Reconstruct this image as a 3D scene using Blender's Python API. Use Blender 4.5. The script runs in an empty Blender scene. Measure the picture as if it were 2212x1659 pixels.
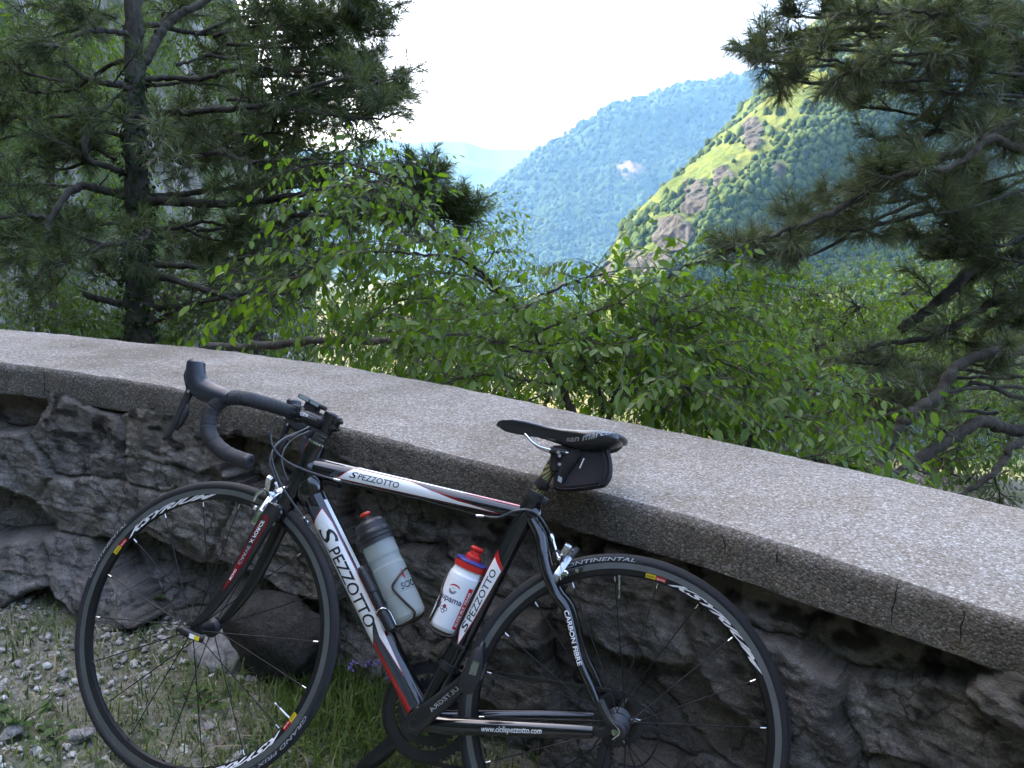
import bpy, bmesh, math, random
import numpy as np
from mathutils import Vector, Matrix

S = bpy.context.scene
COL = S.collection
R = math.radians
# ------------------------------------------------------------------ camera
CAM_Z = 1.24
PITCH = R(9.0)
cam_d = bpy.data.cameras.new("camera")
cam_d.sensor_width = 36.0
cam_d.lens = 27.53
cam_d.clip_start = 0.05
cam_d.clip_end = 60000
cam = bpy.data.objects.new("camera", cam_d)
COL.objects.link(cam)
cam.location = (0, 0, CAM_Z)
cam.rotation_euler = (math.pi / 2 - PITCH, 0, 0)
S.camera = cam
# ------------------------------------------------------------------ light
SUN_AZ = R(-62)      # clockwise from +Y (view direction): from the left
SUN_EL = R(40)
W = bpy.data.worlds.new("World")
S.world = W
W.use_nodes = True
wn = W.node_tree
bg = wn.nodes["Background"]
sky = wn.nodes.new("ShaderNodeTexSky")
sky.sky_type = 'NISHITA'
sky.sun_disc = False
sky.sun_elevation = SUN_EL
sky.sun_rotation = SUN_AZ
sky.altitude = 300
sky.air_density = 0.6
sky.dust_density = 6.0
sky.ozone_density = 1.0
wn.links.new(sky.outputs[0], bg.inputs[0])
bg.inputs[1].default_value = 0.15
sun_d = bpy.data.lights.new("sun", 'SUN')
sun_d.energy = 2.0
sun_d.angle = R(0.5)
sun_d.color = (1.0, 0.95, 0.86)
sun = bpy.data.objects.new("sun", sun_d)
COL.objects.link(sun)
sd = Vector((math.sin(SUN_AZ) * math.cos(SUN_EL), math.cos(SUN_AZ) * math.cos(SUN_EL), math.sin(SUN_EL)))
sun.rotation_euler = sd.to_track_quat('Z', 'Y').to_euler()
sun.location = (-30, -10, 40)
S.view_settings.view_transform = 'Standard'
S.view_settings.look = 'None'
S.view_settings.exposure = 3.35
S.view_settings.gamma = 1.0
S.cycles.use_denoising = True
S.cycles.max_bounces = 8
S.cycles.diffuse_bounces = 3
S.cycles.glossy_bounces = 3
S.cycles.transmission_bounces = 6
S.cycles.transparent_max_bounces = 8
S.cycles.volume_bounces = 0
S.cycles.caustics_reflective = False
S.cycles.caustics_refractive = False

# ------------------------------------------------------------------ helpers
def npv(*a): return np.array(a, float)
def nrm(v):
    v = np.asarray(v, float)
    return v / np.maximum(np.linalg.norm(v, axis=-1, keepdims=True), 1e-12)
FPX = 1691.5
CP, SP = math.cos(PITCH), math.sin(PITCH)
def at(px, py, d):
    """a point of the place seen at photo position (px, py) of a 2212 px wide print, d metres ahead"""
    x = (px - 1106.0) / FPX * d
    y = (py - 829.5) / FPX * d
    return npv(x, CP * d - SP * y, CAM_Z - CP * y - SP * d)

class MB:
    """collects geometry; build() links it as ONE mesh object"""
    def __init__(self, xf=None):
        self.V = []; self.L = []; self.T = []; self.M = []; self.SM = []; self.n = 0; self.mats = []; self.xf = xf; self.cols = []
    def mi(self, m):
        if m not in self.mats: self.mats.append(m)
        return self.mats.index(m)
    def add(self, V, F, m, smooth=True, col=None):
        V = np.asarray(V, float).reshape(-1, 3)
        if self.xf is not None: V = self.xf(V)
        k = self.mi(m)
        if isinstance(F, np.ndarray):
            fs = [F] if len(F) else []
        else:
            by = {}
            for f in F: by.setdefault(len(f), []).append(f)
            fs = [np.array(x, int) for x in by.values()]
        for f in fs:
            self.L.append((f + self.n).ravel())
            self.T.append(np.full(len(f), f.shape[1], int))
            self.M.append(np.full(len(f), k, int))
            self.SM.append(np.full(len(f), smooth, bool))
        self.V.append(V); self.n += len(V)
        self.cols.append(np.zeros((len(V), 4)) if col is None else np.asarray(col, float))
        return self
    def build(self, name, parent=None, loc=None, sharp=None, mat4=None, col=False):
        me = bpy.data.meshes.new(name)
        V = np.concatenate(self.V) if self.V else np.zeros((0, 3))
        L = np.concatenate(self.L); T = np.concatenate(self.T)
        me.vertices.add(len(V)); me.vertices.foreach_set("co", V.astype(np.float32).ravel())
        me.loops.add(len(L)); me.loops.foreach_set("vertex_index", L.astype(np.int32))
        me.polygons.add(len(T))
        st = np.concatenate([[0], np.cumsum(T)[:-1]])
        me.polygons.foreach_set("loop_start", st.astype(np.int32))
        for m in self.mats: me.materials.append(m)
        me.polygons.foreach_set("material_index", np.concatenate(self.M).astype(np.int32))
        me.polygons.foreach_set("use_smooth", np.concatenate(self.SM))
        if col:
            ca = me.color_attributes.new("tone", 'FLOAT_COLOR', 'POINT')
            ca.data.foreach_set("color", np.concatenate(self.cols).astype(np.float32).ravel())
        me.update(calc_edges=True)
        me.validate()
        if sharp: me.set_sharp_from_angle(angle=R(sharp))
        o = bpy.data.objects.new(name, me)
        COL.objects.link(o)
        if parent is not None: o.parent = parent
        if loc is not None: o.location = loc
        if mat4 is not None: o.matrix_world = mat4
        return o

def tag(o, label=None, cat=None, group=None, kind=None):
    if label: o["label"] = label
    if cat: o["category"] = cat
    if group: o["group"] = group
    if kind: o["kind"] = kind
    return o
def empty(name, loc=(0, 0, 0), label=None, cat=None, group=None):
    o = bpy.data.objects.new(name, None)
    o.empty_display_size = 0.1
    COL.objects.link(o); o.location = loc
    return tag(o, label, cat, group)

def frames(P, up=None):
    P = np.asarray(P, float); n = len(P)
    T = np.empty_like(P)
    T[1:-1] = P[2:] - P[:-2]; T[0] = P[1] - P[0]; T[-1] = P[-1] - P[-2]
    T = nrm(T)
    A = np.empty_like(P); B = np.empty_like(P)
    if up is not None:
        up = np.asarray(up, float)
        for i in range(n):
            a = up - T[i] * (up @ T[i]); A[i] = nrm(a); B[i] = np.cross(T[i], A[i])
        return T, A, B
    r = npv(0, 0, 1) if abs(T[0][2]) < .9 else npv(1, 0, 0)
    a = nrm(r - T[0] * (r @ T[0]))
    for i in range(n):
        a = a - T[i] * (a @ T[i])
        a = nrm(a); A[i] = a; B[i] = np.cross(T[i], a)
    return T, A, B
def spline(P, k=6):
    """Catmull-Rom through the points"""
    P = np.asarray(P, float)
    Q = np.vstack([2 * P[0] - P[1], P, 2 * P[-1] - P[-2]])
    out = []
    for i in range(len(P) - 1):
        p0, p1, p2, p3 = Q[i:i + 4]
        for t in np.linspace(0, 1, k, endpoint=False):
            out.append(.5 * ((2 * p1) + (-p0 + p2) * t + (2 * p0 - 5 * p1 + 4 * p2 - p3) * t * t + (-p0 + 3 * p1 - 3 * p2 + p3) * t ** 3))
    out.append(P[-1])
    return np.array(out)
def tube(mb, P, r, m, sides=8, up=None, caps=True, smooth=True, rb=None, power=1.0):
    """tube along P; r radius per point along A (up) direction, rb along B"""
    P = np.asarray(P, float); n = len(P)
    r = np.broadcast_to(np.asarray(r, float), (n,)); rb = r if rb is None else np.broadcast_to(np.asarray(rb, float), (n,))
    T, A, B = frames(P, up)
    th = np.linspace(0, 2 * np.pi, sides, endpoint=False)
    c, s = np.cos(th), np.sin(th)
    if power != 1.0:
        c = np.sign(c) * np.abs(c) ** power; s = np.sign(s) * np.abs(s) ** power
    V = P[:, None, :] + A[:, None, :] * (r[:, None] * c[None])[..., None] + B[:, None, :] * (rb[:, None] * s[None])[..., None]
    idx = np.arange(n * sides).reshape(n, sides)
    F = np.stack([idx[:-1], np.roll(idx[:-1], -1, 1), np.roll(idx[1:], -1, 1), idx[1:]], -1).reshape(-1, 4)
    mb.add(V.reshape(-1, 3), F, m, smooth)
    if caps:
        mb.add(V[0], [tuple(range(sides))[::-1]], m, smooth); mb.add(V[-1], [tuple(range(sides))], m, smooth)
def lathe(mb, prof, m, o=(0, 0, 0), ax=(0, 0, 1), segs=24, smooth=True, mats=None, closed=False):
    """prof: (radius, along axis) pairs"""
    ax = nrm(npv(*ax)); o = npv(*o)
    r0 = npv(0, 0, 1) if abs(ax[2]) < .9 else npv(1, 0, 0)
    a = nrm(r0 - ax * (r0 @ ax)); b = np.cross(ax, a)
    th = np.linspace(0, 2 * np.pi, segs, endpoint=False)
    ring = np.cos(th)[:, None] * a + np.sin(th)[:, None] * b
    pr = list(prof) + ([prof[0]] if closed else [])
    for i in range(len(pr) - 1):
        (ra, za), (rb_, zb) = pr[i], pr[i + 1]
        V = np.concatenate([o + ring * ra + ax * za, o + ring * rb_ + ax * zb])
        k = np.arange(segs); k2 = (k + 1) % segs
        F = np.stack([k, k2, k2 + segs, k + segs], -1)
        mb.add(V, F, mats[i] if mats else m, smooth)
def disc(mb, o, ax, r, m, segs=20):
    ax = nrm(npv(*ax)); r0 = npv(0, 0, 1) if abs(ax[2]) < .9 else npv(1, 0, 0)
    a = nrm(r0 - ax * (r0 @ ax)); b = np.cross(ax, a)
    th = np.linspace(0, 2 * np.pi, segs, endpoint=False)
    mb.add(npv(*o) + r * (np.cos(th)[:, None] * a + np.sin(th)[:, None] * b), [tuple(range(segs))], m, False)
def prism(mb, poly, y0, y1, m, bevel=0.0, org=(0, 0, 0), X=(1, 0, 0), Z=(0, 0, 1), smooth=False, seg=2):
    """polygon in the X-Z plane pushed from y0 to y1 along Y = Z x X, edges bevelled"""
    X = nrm(npv(*X)); Z = nrm(npv(*Z)); Y = np.cross(Z, X); org = npv(*org)
    bm = bmesh.new()
    v0 = [bm.verts.new((p[0], y0, p[1])) for p in poly]
    v1 = [bm.verts.new((p[0], y1, p[1])) for p in poly]
    n = len(poly)
    bm.faces.new(v0); bm.faces.new(v1[::-1])
    for i in range(n): bm.faces.new((v0[i], v1[i], v1[(i + 1) % n], v0[(i + 1) % n]))
    bmesh.ops.recalc_face_normals(bm, faces=bm.faces)
    if bevel > 0: bmesh.ops.bevel(bm, geom=list(bm.edges), offset=bevel, segments=seg, affect='EDGES', profile=.5)
    bm.verts.index_update()
    V = np.array([v.co[:] for v in bm.verts]); F = [tuple(v.index for v in f.verts) for f in bm.faces]
    bm.free()
    mb.add(org + V[:, :1] * X + V[:, 1:2] * Y + V[:, 2:] * Z, F, m, smooth)
def box(mb, c, s, m, bevel=0.0, X=(1, 0, 0), Z=(0, 0, 1)):
    a, b, h = s[0] / 2, s[1] / 2, s[2] / 2
    prism(mb, [(-a, -h), (a, -h), (a, h), (-a, h)], -b, b, m, bevel, c, X, Z)

# ---- numpy noise
def _h(ix, iy, iz):
    n = (ix.astype(np.int64) * 374761393 + iy.astype(np.int64) * 668265263 + iz.astype(np.int64) * 2147483647) & 0xffffffff
    n = ((n ^ (n >> 13)) * 1274126177) & 0xffffffff
    n = ((n ^ (n >> 16)) * 2246822519) & 0xffffffff
    return ((n ^ (n >> 15)) & 0xffffff) / float(0xffffff)
def vnoise(x, y, z=0.0):
    x, y, z = np.broadcast_arrays(np.asarray(x, float), np.asarray(y, float), np.asarray(z, float))
    ix, iy, iz = np.floor(x), np.floor(y), np.floor(z)
    fx, fy, fz = x - ix, y - iy, z - iz
    fx, fy, fz = [t * t * t * (t * (t * 6 - 15) + 10) for t in (fx, fy, fz)]
    r = 0
    for dx in (0, 1):
        for dy in (0, 1):
            for dz in (0, 1):
                r = r + _h(ix + dx, iy + dy, iz + dz) * (fx if dx else 1 - fx) * (fy if dy else 1 - fy) * (fz if dz else 1 - fz)
    return r * 2 - 1
def fbm(x, y, z=0.0, o=4, ridged=False):
    a, s, t = 1.0, 0.0, 0.0
    for i in range(o):
        n = vnoise(x * 2 ** i + 17.3 * i, y * 2 ** i - 9.1 * i, np.asarray(z) * 2 ** i + 3.7 * i)
        s = s + a * ((1 - 2 * np.abs(n)) if ridged else n); t += a; a *= .5
    return s / t
def voronoi(x, y, seed=0):
    """F1, F2, id of the nearest cell"""
    ix, iy = np.floor(x), np.floor(y)
    f1 = np.full(x.shape, 9.0); f2 = f1.copy(); idc = np.zeros(x.shape)
    for dx in (-1, 0, 1):
        for dy in (-1, 0, 1):
            cx, cy = ix + dx, iy + dy
            px = cx + .12 + .76 * _h(cx, cy, np.full(x.shape, seed)); py = cy + .12 + .76 * _h(cx, cy, np.full(x.shape, seed + 7))
            d = np.hypot(px - x, py - y); hid = _h(cx, cy, np.full(x.shape, seed + 13))
            near = d < f1
            f2 = np.where(near, f1, np.minimum(f2, d)); idc = np.where(near, hid, idc); f1 = np.where(near, d, f1)
    return f1, f2, idc
def sstep(a, b, x):
    t = np.clip((x - a) / (b - a), 0, 1); return t * t * (3 - 2 * t)
def grid_faces(nu, nv):
    i = np.arange(nu * nv).reshape(nu, nv)
    return np.stack([i[:-1, :-1], i[1:, :-1], i[1:, 1:], i[:-1, 1:]], -1).reshape(-1, 4)

# ---- materials
def mat(name):
    m = bpy.data.materials.new(name); m.use_nodes = True
    nt = m.node_tree; return m, nt, nt.nodes["Principled BSDF"]
def simple(name, c, rough=.5, metal=0.0, coat=0.0, spec=.5, var=0.0, scale=60, bump=0.0):
    m, nt, b = mat(name)
    b.inputs["Base Color"].default_value = (*c, 1); b.inputs["Roughness"].default_value = rough
    b.inputs["Metallic"].default_value = metal; b.inputs["Coat Weight"].default_value = coat
    b.inputs["Coat Roughness"].default_value = .05; b.inputs["Specular IOR Level"].default_value = spec
    if var or bump:
        tc = nt.nodes.new("ShaderNodeTexCoord"); no = nt.nodes.new("ShaderNodeTexNoise")
        no.inputs["Scale"].default_value = scale; no.inputs["Detail"].default_value = 5
        nt.links.new(tc.outputs["Object"], no.inputs["Vector"])
        if var:
            mx = nt.nodes.new("ShaderNodeMix"); mx.data_type = 'RGBA'; mx.clamp_factor = True
            mx.inputs[6].default_value = (*[max(0, x * (1 - var)) for x in c], 1); mx.inputs[7].default_value = (*[min(1, x * (1 + var)) for x in c], 1)
            nt.links.new(no.outputs[0], mx.inputs[0]); nt.links.new(mx.outputs[2], b.inputs["Base Color"])
            mr = nt.nodes.new("ShaderNodeMapRange"); mr.inputs[3].default_value = max(.02, rough - .1); mr.inputs[4].default_value = min(1, rough + .12)
            nt.links.new(no.outputs[0], mr.inputs[0]); nt.links.new(mr.outputs[0], b.inputs["Roughness"])
        if bump:
            bp = nt.nodes.new("ShaderNodeBump"); bp.inputs["Strength"].default_value = bump; bp.inputs["Distance"].default_value = .002
            nt.links.new(no.outputs[0], bp.inputs["Height"]); nt.links.new(bp.outputs[0], b.inputs["Normal"])
    return m
def N(nt, kind, **kw):
    n = nt.nodes.new(kind)
    for k, v in kw.items(): setattr(n, k, v)
    return n
def ramp(nt, fac, stops, interp='LINEAR'):
    r = nt.nodes.new("ShaderNodeValToRGB"); e = r.color_ramp.elements; r.color_ramp.interpolation = interp
    while len(e) < len(stops): e.new(.5)
    for i, (p, c) in enumerate(stops):
        e[i].position = p; e[i].color = (*c, 1) if len(c) == 3 else c
    nt.links.new(fac, r.inputs[0]); return r.outputs[0]
def mixc(nt, fac, a, b, mode='MIX'):
    x = nt.nodes.new("ShaderNodeMix"); x.data_type = 'RGBA'; x.blend_type = mode
    for s, v in ((x.inputs[0], fac), (x.inputs[6], a), (x.inputs[7], b)):
        if hasattr(v, "links"): nt.links.new(v, s)
        elif isinstance(v, (int, float)): s.default_value = v
        else: s.default_value = (*v, 1)
    return x.outputs[2]
def noise(nt, scale, detail=5, rough=.55, vec=None, kind="Object", dist=0.0, out=0):
    n = nt.nodes.new("ShaderNodeTexNoise"); n.inputs["Scale"].default_value = scale; n.inputs["Detail"].default_value = detail
    n.inputs["Roughness"].default_value = rough; n.inputs["Distortion"].default_value = dist
    if vec is None:
        tc = nt.nodes.new("ShaderNodeTexCoord"); vec = tc.outputs[kind]
    nt.links.new(vec, n.inputs["Vector"]); return n.outputs[out]
def leaf_mat(name, dark, light, trans=.45, rough=.45, tcol=None, spec=.4):
    """leaf blade: each leaf its own tone, light shines through"""
    m, nt, b = mat(name)
    g = nt.nodes.new("ShaderNodeNewGeometry")
    c = ramp(nt, g.outputs["Random Per Island"], [(0, dark), (.55, tuple((a + x) / 2 for a, x in zip(dark, light))), (1, light)])
    nt.links.new(c, b.inputs["Base Color"]); b.inputs["Roughness"].default_value = rough
    b.inputs["Specular IOR Level"].default_value = spec
    if trans > 0:
        t = nt.nodes.new("ShaderNodeBsdfTranslucent"); mx = nt.nodes.new("ShaderNodeMixShader"); mx.inputs[0].default_value = trans
        tc = mixc(nt, 1.0, c, tcol or (1.5, 1.7, .6), 'MULTIPLY')
        nt.links.new(tc, t.inputs[0]); nt.links.new(b.outputs[0], mx.inputs[1]); nt.links.new(t.outputs[0], mx.inputs[2])
        nt.links.new(mx.outputs[0], nt.nodes["Material Output"].inputs[0])
    return m
# ================================================================== the road side, the wall
RC = npv(0.1583, 1.3565, 0.0028)             # where the rear tyre stands
GU = npv(-0.9760, 0.2178); GRADE = 0.1057    # the road climbs to the left
def gz(x, y): return RC[2] + GRADE * ((x - RC[0]) * GU[0] + (y - RC[1]) * GU[1])
rng = np.random.default_rng(7)
random.seed(7)

# front edge of the coping in plan, from right (near) to left (far), then curving back
WALL = spline([(3.4, -2.6), (2.7, -1.35), (2.05, -.25), (1.5, .52), (1.1, .97), (.835, 1.2), (.585, 1.4), (.333, 1.575), (.077, 1.725), (-.2, 1.87), (-.44, 2.0), (-.68, 2.13), (-.97, 2.255), (-1.25, 2.33), (-1.55, 2.37), (-2.1, 2.38), (-2.8, 2.27), (-3.6, 1.95), (-4.6, 1.3)], 30)
_sl = np.concatenate([[0], np.cumsum(np.linalg.norm(np.diff(WALL, axis=0), axis=1))])
WLEN = _sl[-1]
def wall_at(s):
    return np.stack([np.interp(s, _sl, WALL[:, 0]), np.interp(s, _sl, WALL[:, 1])], -1)
def wall_n(s):
    d = nrm(wall_at(s + .06) - wall_at(s - .06))
    return np.stack([d[:, 1], -d[:, 0]], -1) * -1.0      # towards the road: left of travel is the road side
_t = wall_n(np.array([5.0])); _m = wall_at(np.array([5.0]))
WN_SIGN = 1.0 if (_t @ (npv(0, 0) - _m[0]))[0] > 0 else -1.0
TOPH, DEPTH, THICK = .727, .68, .105

# --- materials of the setting
def ground_mat():
    m, nt, b = mat("gravelly soil")
    n1 = noise(nt, 3.0, 6); n2 = noise(nt, 55, 6, .7); n3 = noise(nt, 11, 5)
    c = ramp(nt, n2, [(.3, (.10, .088, .068)), (.5, (.24, .215, .18)), (.68, (.45, .43, .39))])
    g = ramp(nt, n3, [(.35, (.05, .072, .02)), (.65, (.13, .135, .055))])
    f = ramp(nt, n1, [(.42, (0, 0, 0)), (.6, (.8, .8, .8))])
    nt.links.new(mixc(nt, f, c, g), b.inputs["Base Color"]); b.inputs["Roughness"].default_value = .95
    bp = N(nt, "ShaderNodeBump"); bp.inputs["Strength"].default_value = .8; bp.inputs["Distance"].default_value = .012
    nt.links.new(n2, bp.inputs["Height"]); nt.links.new(bp.outputs[0], b.inputs["Normal"])
    return m
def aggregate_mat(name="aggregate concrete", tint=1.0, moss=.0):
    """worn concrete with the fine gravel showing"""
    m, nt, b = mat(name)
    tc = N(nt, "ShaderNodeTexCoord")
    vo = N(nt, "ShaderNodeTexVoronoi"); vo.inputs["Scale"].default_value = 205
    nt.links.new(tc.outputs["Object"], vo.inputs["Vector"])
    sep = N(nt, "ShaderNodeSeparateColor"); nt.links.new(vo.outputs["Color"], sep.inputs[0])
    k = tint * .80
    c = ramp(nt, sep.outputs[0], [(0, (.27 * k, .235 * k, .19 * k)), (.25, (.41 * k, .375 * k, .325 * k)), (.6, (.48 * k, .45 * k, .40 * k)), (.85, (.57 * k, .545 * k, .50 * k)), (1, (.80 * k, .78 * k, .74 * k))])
    gaps = ramp(nt, vo.outputs["Distance"], [(.25, (1, 1, 1)), (.62, (.45, .42, .40))])
    c = mixc(nt, .55, c, gaps, 'MULTIPLY')
    st = noise(nt, 2.6, 7, .62, tc.outputs["Object"], dist=.6)
    c = mixc(nt, ramp(nt, st, [(.36, (.0, .0, .0)), (.62, (.75, .75, .75))]), mixc(nt, 1.0, c, (.76, .72, .67), 'MULTIPLY'), c)
    wp = noise(nt, .9, 6, .6, tc.outputs["Object"], dist=1.2)
    c = mixc(nt, 1.0, c, ramp(nt, wp, [(.36, (.72, .71, .68)), (.5, (1, 1, 1)), (.66, (1.12, 1.11, 1.10))]), 'MULTIPLY')
    sp = noise(nt, 21, 5, .6, tc.outputs["Object"])
    c = mixc(nt, ramp(nt, sp, [(.58, (0, 0, 0)), (.74, (.55, .55, .55))]), c, (.20, .155, .10))
    nt.links.new(c, b.inputs["Base Color"]); b.inputs["Roughness"].default_value = .9; b.inputs["Specular IOR Level"].default_value = .25
    bp = N(nt, "ShaderNodeBump"); bp.inputs["Strength"].default_value = .8; bp.inputs["Distance"].default_value = .003
    h = N(nt, "ShaderNodeMath", operation='SUBTRACT'); h.inputs[0].default_value = 1; nt.links.new(vo.outputs["Distance"], h.inputs[1])
    b2 = noise(nt, 260, 3, .6, tc.outputs["Object"]); h2 = N(nt, "ShaderNodeMath", operation='ADD'); nt.links.new(h.outputs[0], h2.inputs[0]); nt.links.new(b2, h2.inputs[1])
    nt.links.new(h2.outputs[0], bp.inputs["Height"]); nt.links.new(bp.outputs[0], b.inputs["Normal"])
    return m
def rubble_mat(name="limestone rubble", k=1.0, attr=True, scale=1.0):
    m, nt, b = mat(name)
    tc = N(nt, "ShaderNodeTexCoord"); v = tc.outputs["Object"]
    n1 = noise(nt, 9 * scale, 8, .65, v, dist=.8); n2 = noise(nt, 60 * scale, 6, .7, v); n3 = noise(nt, 3.2 * scale, 4, .5, v)
    c = ramp(nt, n1, [(.28, (.06 * k, .055 * k, .050 * k)), (.45, (.135 * k, .130 * k, .124 * k)), (.6, (.19 * k, .186 * k, .182 * k)), (.75, (.27 * k, .268 * k, .265 * k))])
    c = mixc(nt, ramp(nt, n2, [(.35, (.55, .55, .55)), (.6, (1, 1, 1))]), mixc(nt, 1, c, (.45, .42, .40), 'MULTIPLY'), c)
    c = mixc(nt, ramp(nt, n3, [(.5, (0, 0, 0)), (.68, (.6, .6, .6))]), c, (.11 * k, .098 * k, .075 * k))
    wv = N(nt, "ShaderNodeVectorMath", operation='MULTIPLY_ADD'); nv_ = noise(nt, 7 * scale, 4, .6, v, out=1); nt.links.new(nv_, wv.inputs[0]); wv.inputs[1].default_value = (.16 / scale,) * 3; nt.links.new(v, wv.inputs[2])
    ve = N(nt, "ShaderNodeTexVoronoi", feature='DISTANCE_TO_EDGE'); ve.inputs["Scale"].default_value = 9 * scale; nt.links.new(wv.outputs[0], ve.inputs["Vector"])
    crk = ramp(nt, ve.outputs["Distance"], [(.0, (.25, .24, .22)), (.035, (.8, .8, .8)), (.09, (1, 1, 1))])
    brk = ramp(nt, noise(nt, 5 * scale, 3, .5, v), [(.42, (0, 0, 0)), (.58, (1, 1, 1))])
    c = mixc(nt, brk, c, mixc(nt, 1, c, crk, 'MULTIPLY'))
    n4 = noise(nt, 190 * scale, 4, .75, v); c = mixc(nt, 1, c, ramp(nt, n4, [(.3, (.55, .55, .55)), (.5, (1, 1, 1)), (.72, (1.5, 1.5, 1.48))]), 'MULTIPLY')
    if attr:
        a = N(nt, "ShaderNodeAttribute", attribute_name="tone"); sp = N(nt, "ShaderNodeSeparateColor"); nt.links.new(a.outputs["Color"], sp.inputs[0])
        # red: tone of the stone, green: mortar, blue: dark lichen
        tone = ramp(nt, sp.outputs[0], [(0, (.5, .5, .52)), (.5, (.85, .84, .84)), (1, (1.25, 1.2, 1.12))])
        c = mixc(nt, 1, c, tone, 'MULTIPLY')
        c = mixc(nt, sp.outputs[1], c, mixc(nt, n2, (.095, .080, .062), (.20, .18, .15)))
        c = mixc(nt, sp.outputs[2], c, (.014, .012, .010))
    nt.links.new(c, b.inputs["Base Color"]); b.inputs["Roughness"].default_value = .92; b.inputs["Specular IOR Level"].default_value = .2
    bp = N(nt, "ShaderNodeBump"); bp.inputs["Strength"].default_value = 1.0; bp.inputs["Distance"].default_value = .018 / scale
    ad = N(nt, "ShaderNodeMath", operation='ADD'); nt.links.new(n1, ad.inputs[0])
    ml = N(nt, "ShaderNodeMath", operation='MULTIPLY'); ml.inputs[1].default_value = .6; nt.links.new(n2, ml.inputs[0]); nt.links.new(ml.outputs[0], ad.inputs[1])
    nt.links.new(ad.outputs[0], bp.inputs["Height"]); nt.links.new(bp.outputs[0], b.inputs["Normal"])
    return m
M_SOIL = ground_mat(); M_AGG = aggregate_mat(); M_AGGF = aggregate_mat('darker aggregate concrete', .52); M_RUB = rubble_mat(k=1.45)  # coping's front and underside take a darker tint of the concrete
M_DARK = simple("dark crack", (.012, .011, .01), .95)
M_STONE = rubble_mat("pale limestone", 2.3, False, 3.0)
M_GRAVEL = None

# --- ground: one sheet of verge and road on this side of the wall
mb = MB()
xs = np.linspace(-9, 8, 260); ys = np.linspace(-9, 5.2, 220)
X, Y = np.meshgrid(xs, ys, indexing='ij')
Z = gz(X, Y) + .012 * fbm(X * 1.5, Y * 1.5) + .006 * fbm(X * 9, Y * 9, o=3)
# far side of the wall: the ground stays hidden under the slope
mb.add(np.stack([X, Y, Z], -1), grid_faces(260, 220), M_SOIL)
tag(mb.build("ground"), kind="structure")

# --- stone wall: masonry with a coping of concrete
wall = empty("stone_wall", (WALL[300][0], WALL[300][1], gz(*WALL[300])), "curved rubble stone parapet wall with thick grey concrete coping, behind the bicycle", "wall")
wl = npv(*wall.location)
ns, nh = 1500, 170
s = np.linspace(.5, WLEN - .2, ns); hh = np.linspace(-.05, TOPH - THICK + .03, nh)
SS, HH = np.meshgrid(s, hh, indexing='ij')
wx = .35 * fbm(SS * 2.2, HH * 2.2, 5.0, 3); wy = .35 * fbm(SS * 2.2 + 40, HH * 2.2, 9.0, 3)
wx = wx + .12 * fbm(SS * 9, HH * 9, 3.3, 3); wy = wy + .12 * fbm(SS * 9 + 7, HH * 9, 6.3, 3)
f1, f2, cid = voronoi(SS / .33 + wx * .9 + .25 * HH / .2 * .3, HH / .20 + wy * .9 - .35 * SS, 3)
edge = f2 - f1
stone = sstep(.015, .085, edge)
hr = lambda k: _h(np.floor(cid * 99991), np.full(cid.shape, float(k)), np.zeros(cid.shape)) - .5
q1 = fbm(SS * 5 + cid * 31, HH * 7 - cid * 17, cid * 9, 5, True); q2 = fbm(SS * 13 + HH * 6 * hr(3) * 4 + cid * 11, HH * 15 - SS * 5 * hr(4) * 4, cid * 5, 4, True)
terr = np.floor(4 * (q1 * .8 + HH * 3 * hr(5) + SS * 2 * hr(6))) / 4
fine = fbm(SS * 34, HH * 34, 2.0, 4)
D = -.016 * (1 - stone) + .75 * (.010 + .018 * (cid - .5) + .020 * q1 + .026 * terr + .020 * q2 + .012 * fbm(SS * 38 + cid * 5, HH * 44, cid * 3, 3, True) + .12 * hr(1) * (HH - np.round(HH / .2) * .2) + .10 * hr(2) * (SS / .33 - np.round(SS / .33)) * .33) + .007 * fine + .035 * fbm(SS * 1.3, HH * 1.3, 1.0, 3) + .012 * fbm(SS * 9, HH * 9, 5.0, 3)
base_x = wall_at(s)[:, 0]
D += -.02 * sstep(.53, .62, HH)
foot = (.10 - .07 * np.interp(wall_at(s)[:, 0][:, None], [-.2, .2], [0, 1])) * sstep(.26, -.05, HH) * (.35 + .65 * sstep(-.1, .5, fbm(SS * 1.7, HH * 0 + 3.0, 8.0, 2)))
D = D * .62 + foot - .034 - .03 * np.interp(base_x[:, None], [-.1, .25, 1.2, 1.8], [0, 1, 1, 0])
nn = wall_n(s) * WN_SIGN; base = wall_at(s)
PX = base[:, 0][:, None] + nn[:, 0][:, None] * D; PY = base[:, 1][:, None] + nn[:, 1][:, None] * D
PZ = gz(base[:, 0], base[:, 1])[:, None] + HH + .008 * fine
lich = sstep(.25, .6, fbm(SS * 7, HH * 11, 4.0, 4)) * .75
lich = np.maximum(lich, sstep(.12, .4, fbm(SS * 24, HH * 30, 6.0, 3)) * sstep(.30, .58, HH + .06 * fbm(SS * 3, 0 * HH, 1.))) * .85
mort = (1 - sstep(.0, .12, edge + .06 * fine)) * .6
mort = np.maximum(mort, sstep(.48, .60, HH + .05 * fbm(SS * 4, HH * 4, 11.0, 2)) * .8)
colr = np.stack([np.clip(.15 + .75 * cid + .25 * fine, 0, 1), mort, lich, np.ones_like(lich)], -1)
mb = MB()
mb.add(np.stack([PX, PY, PZ], -1).reshape(-1, 3) - wl, grid_faces(ns, nh), M_RUB, True, colr.reshape(-1, 4))
mb.build("masonry", wall, col=True)

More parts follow.
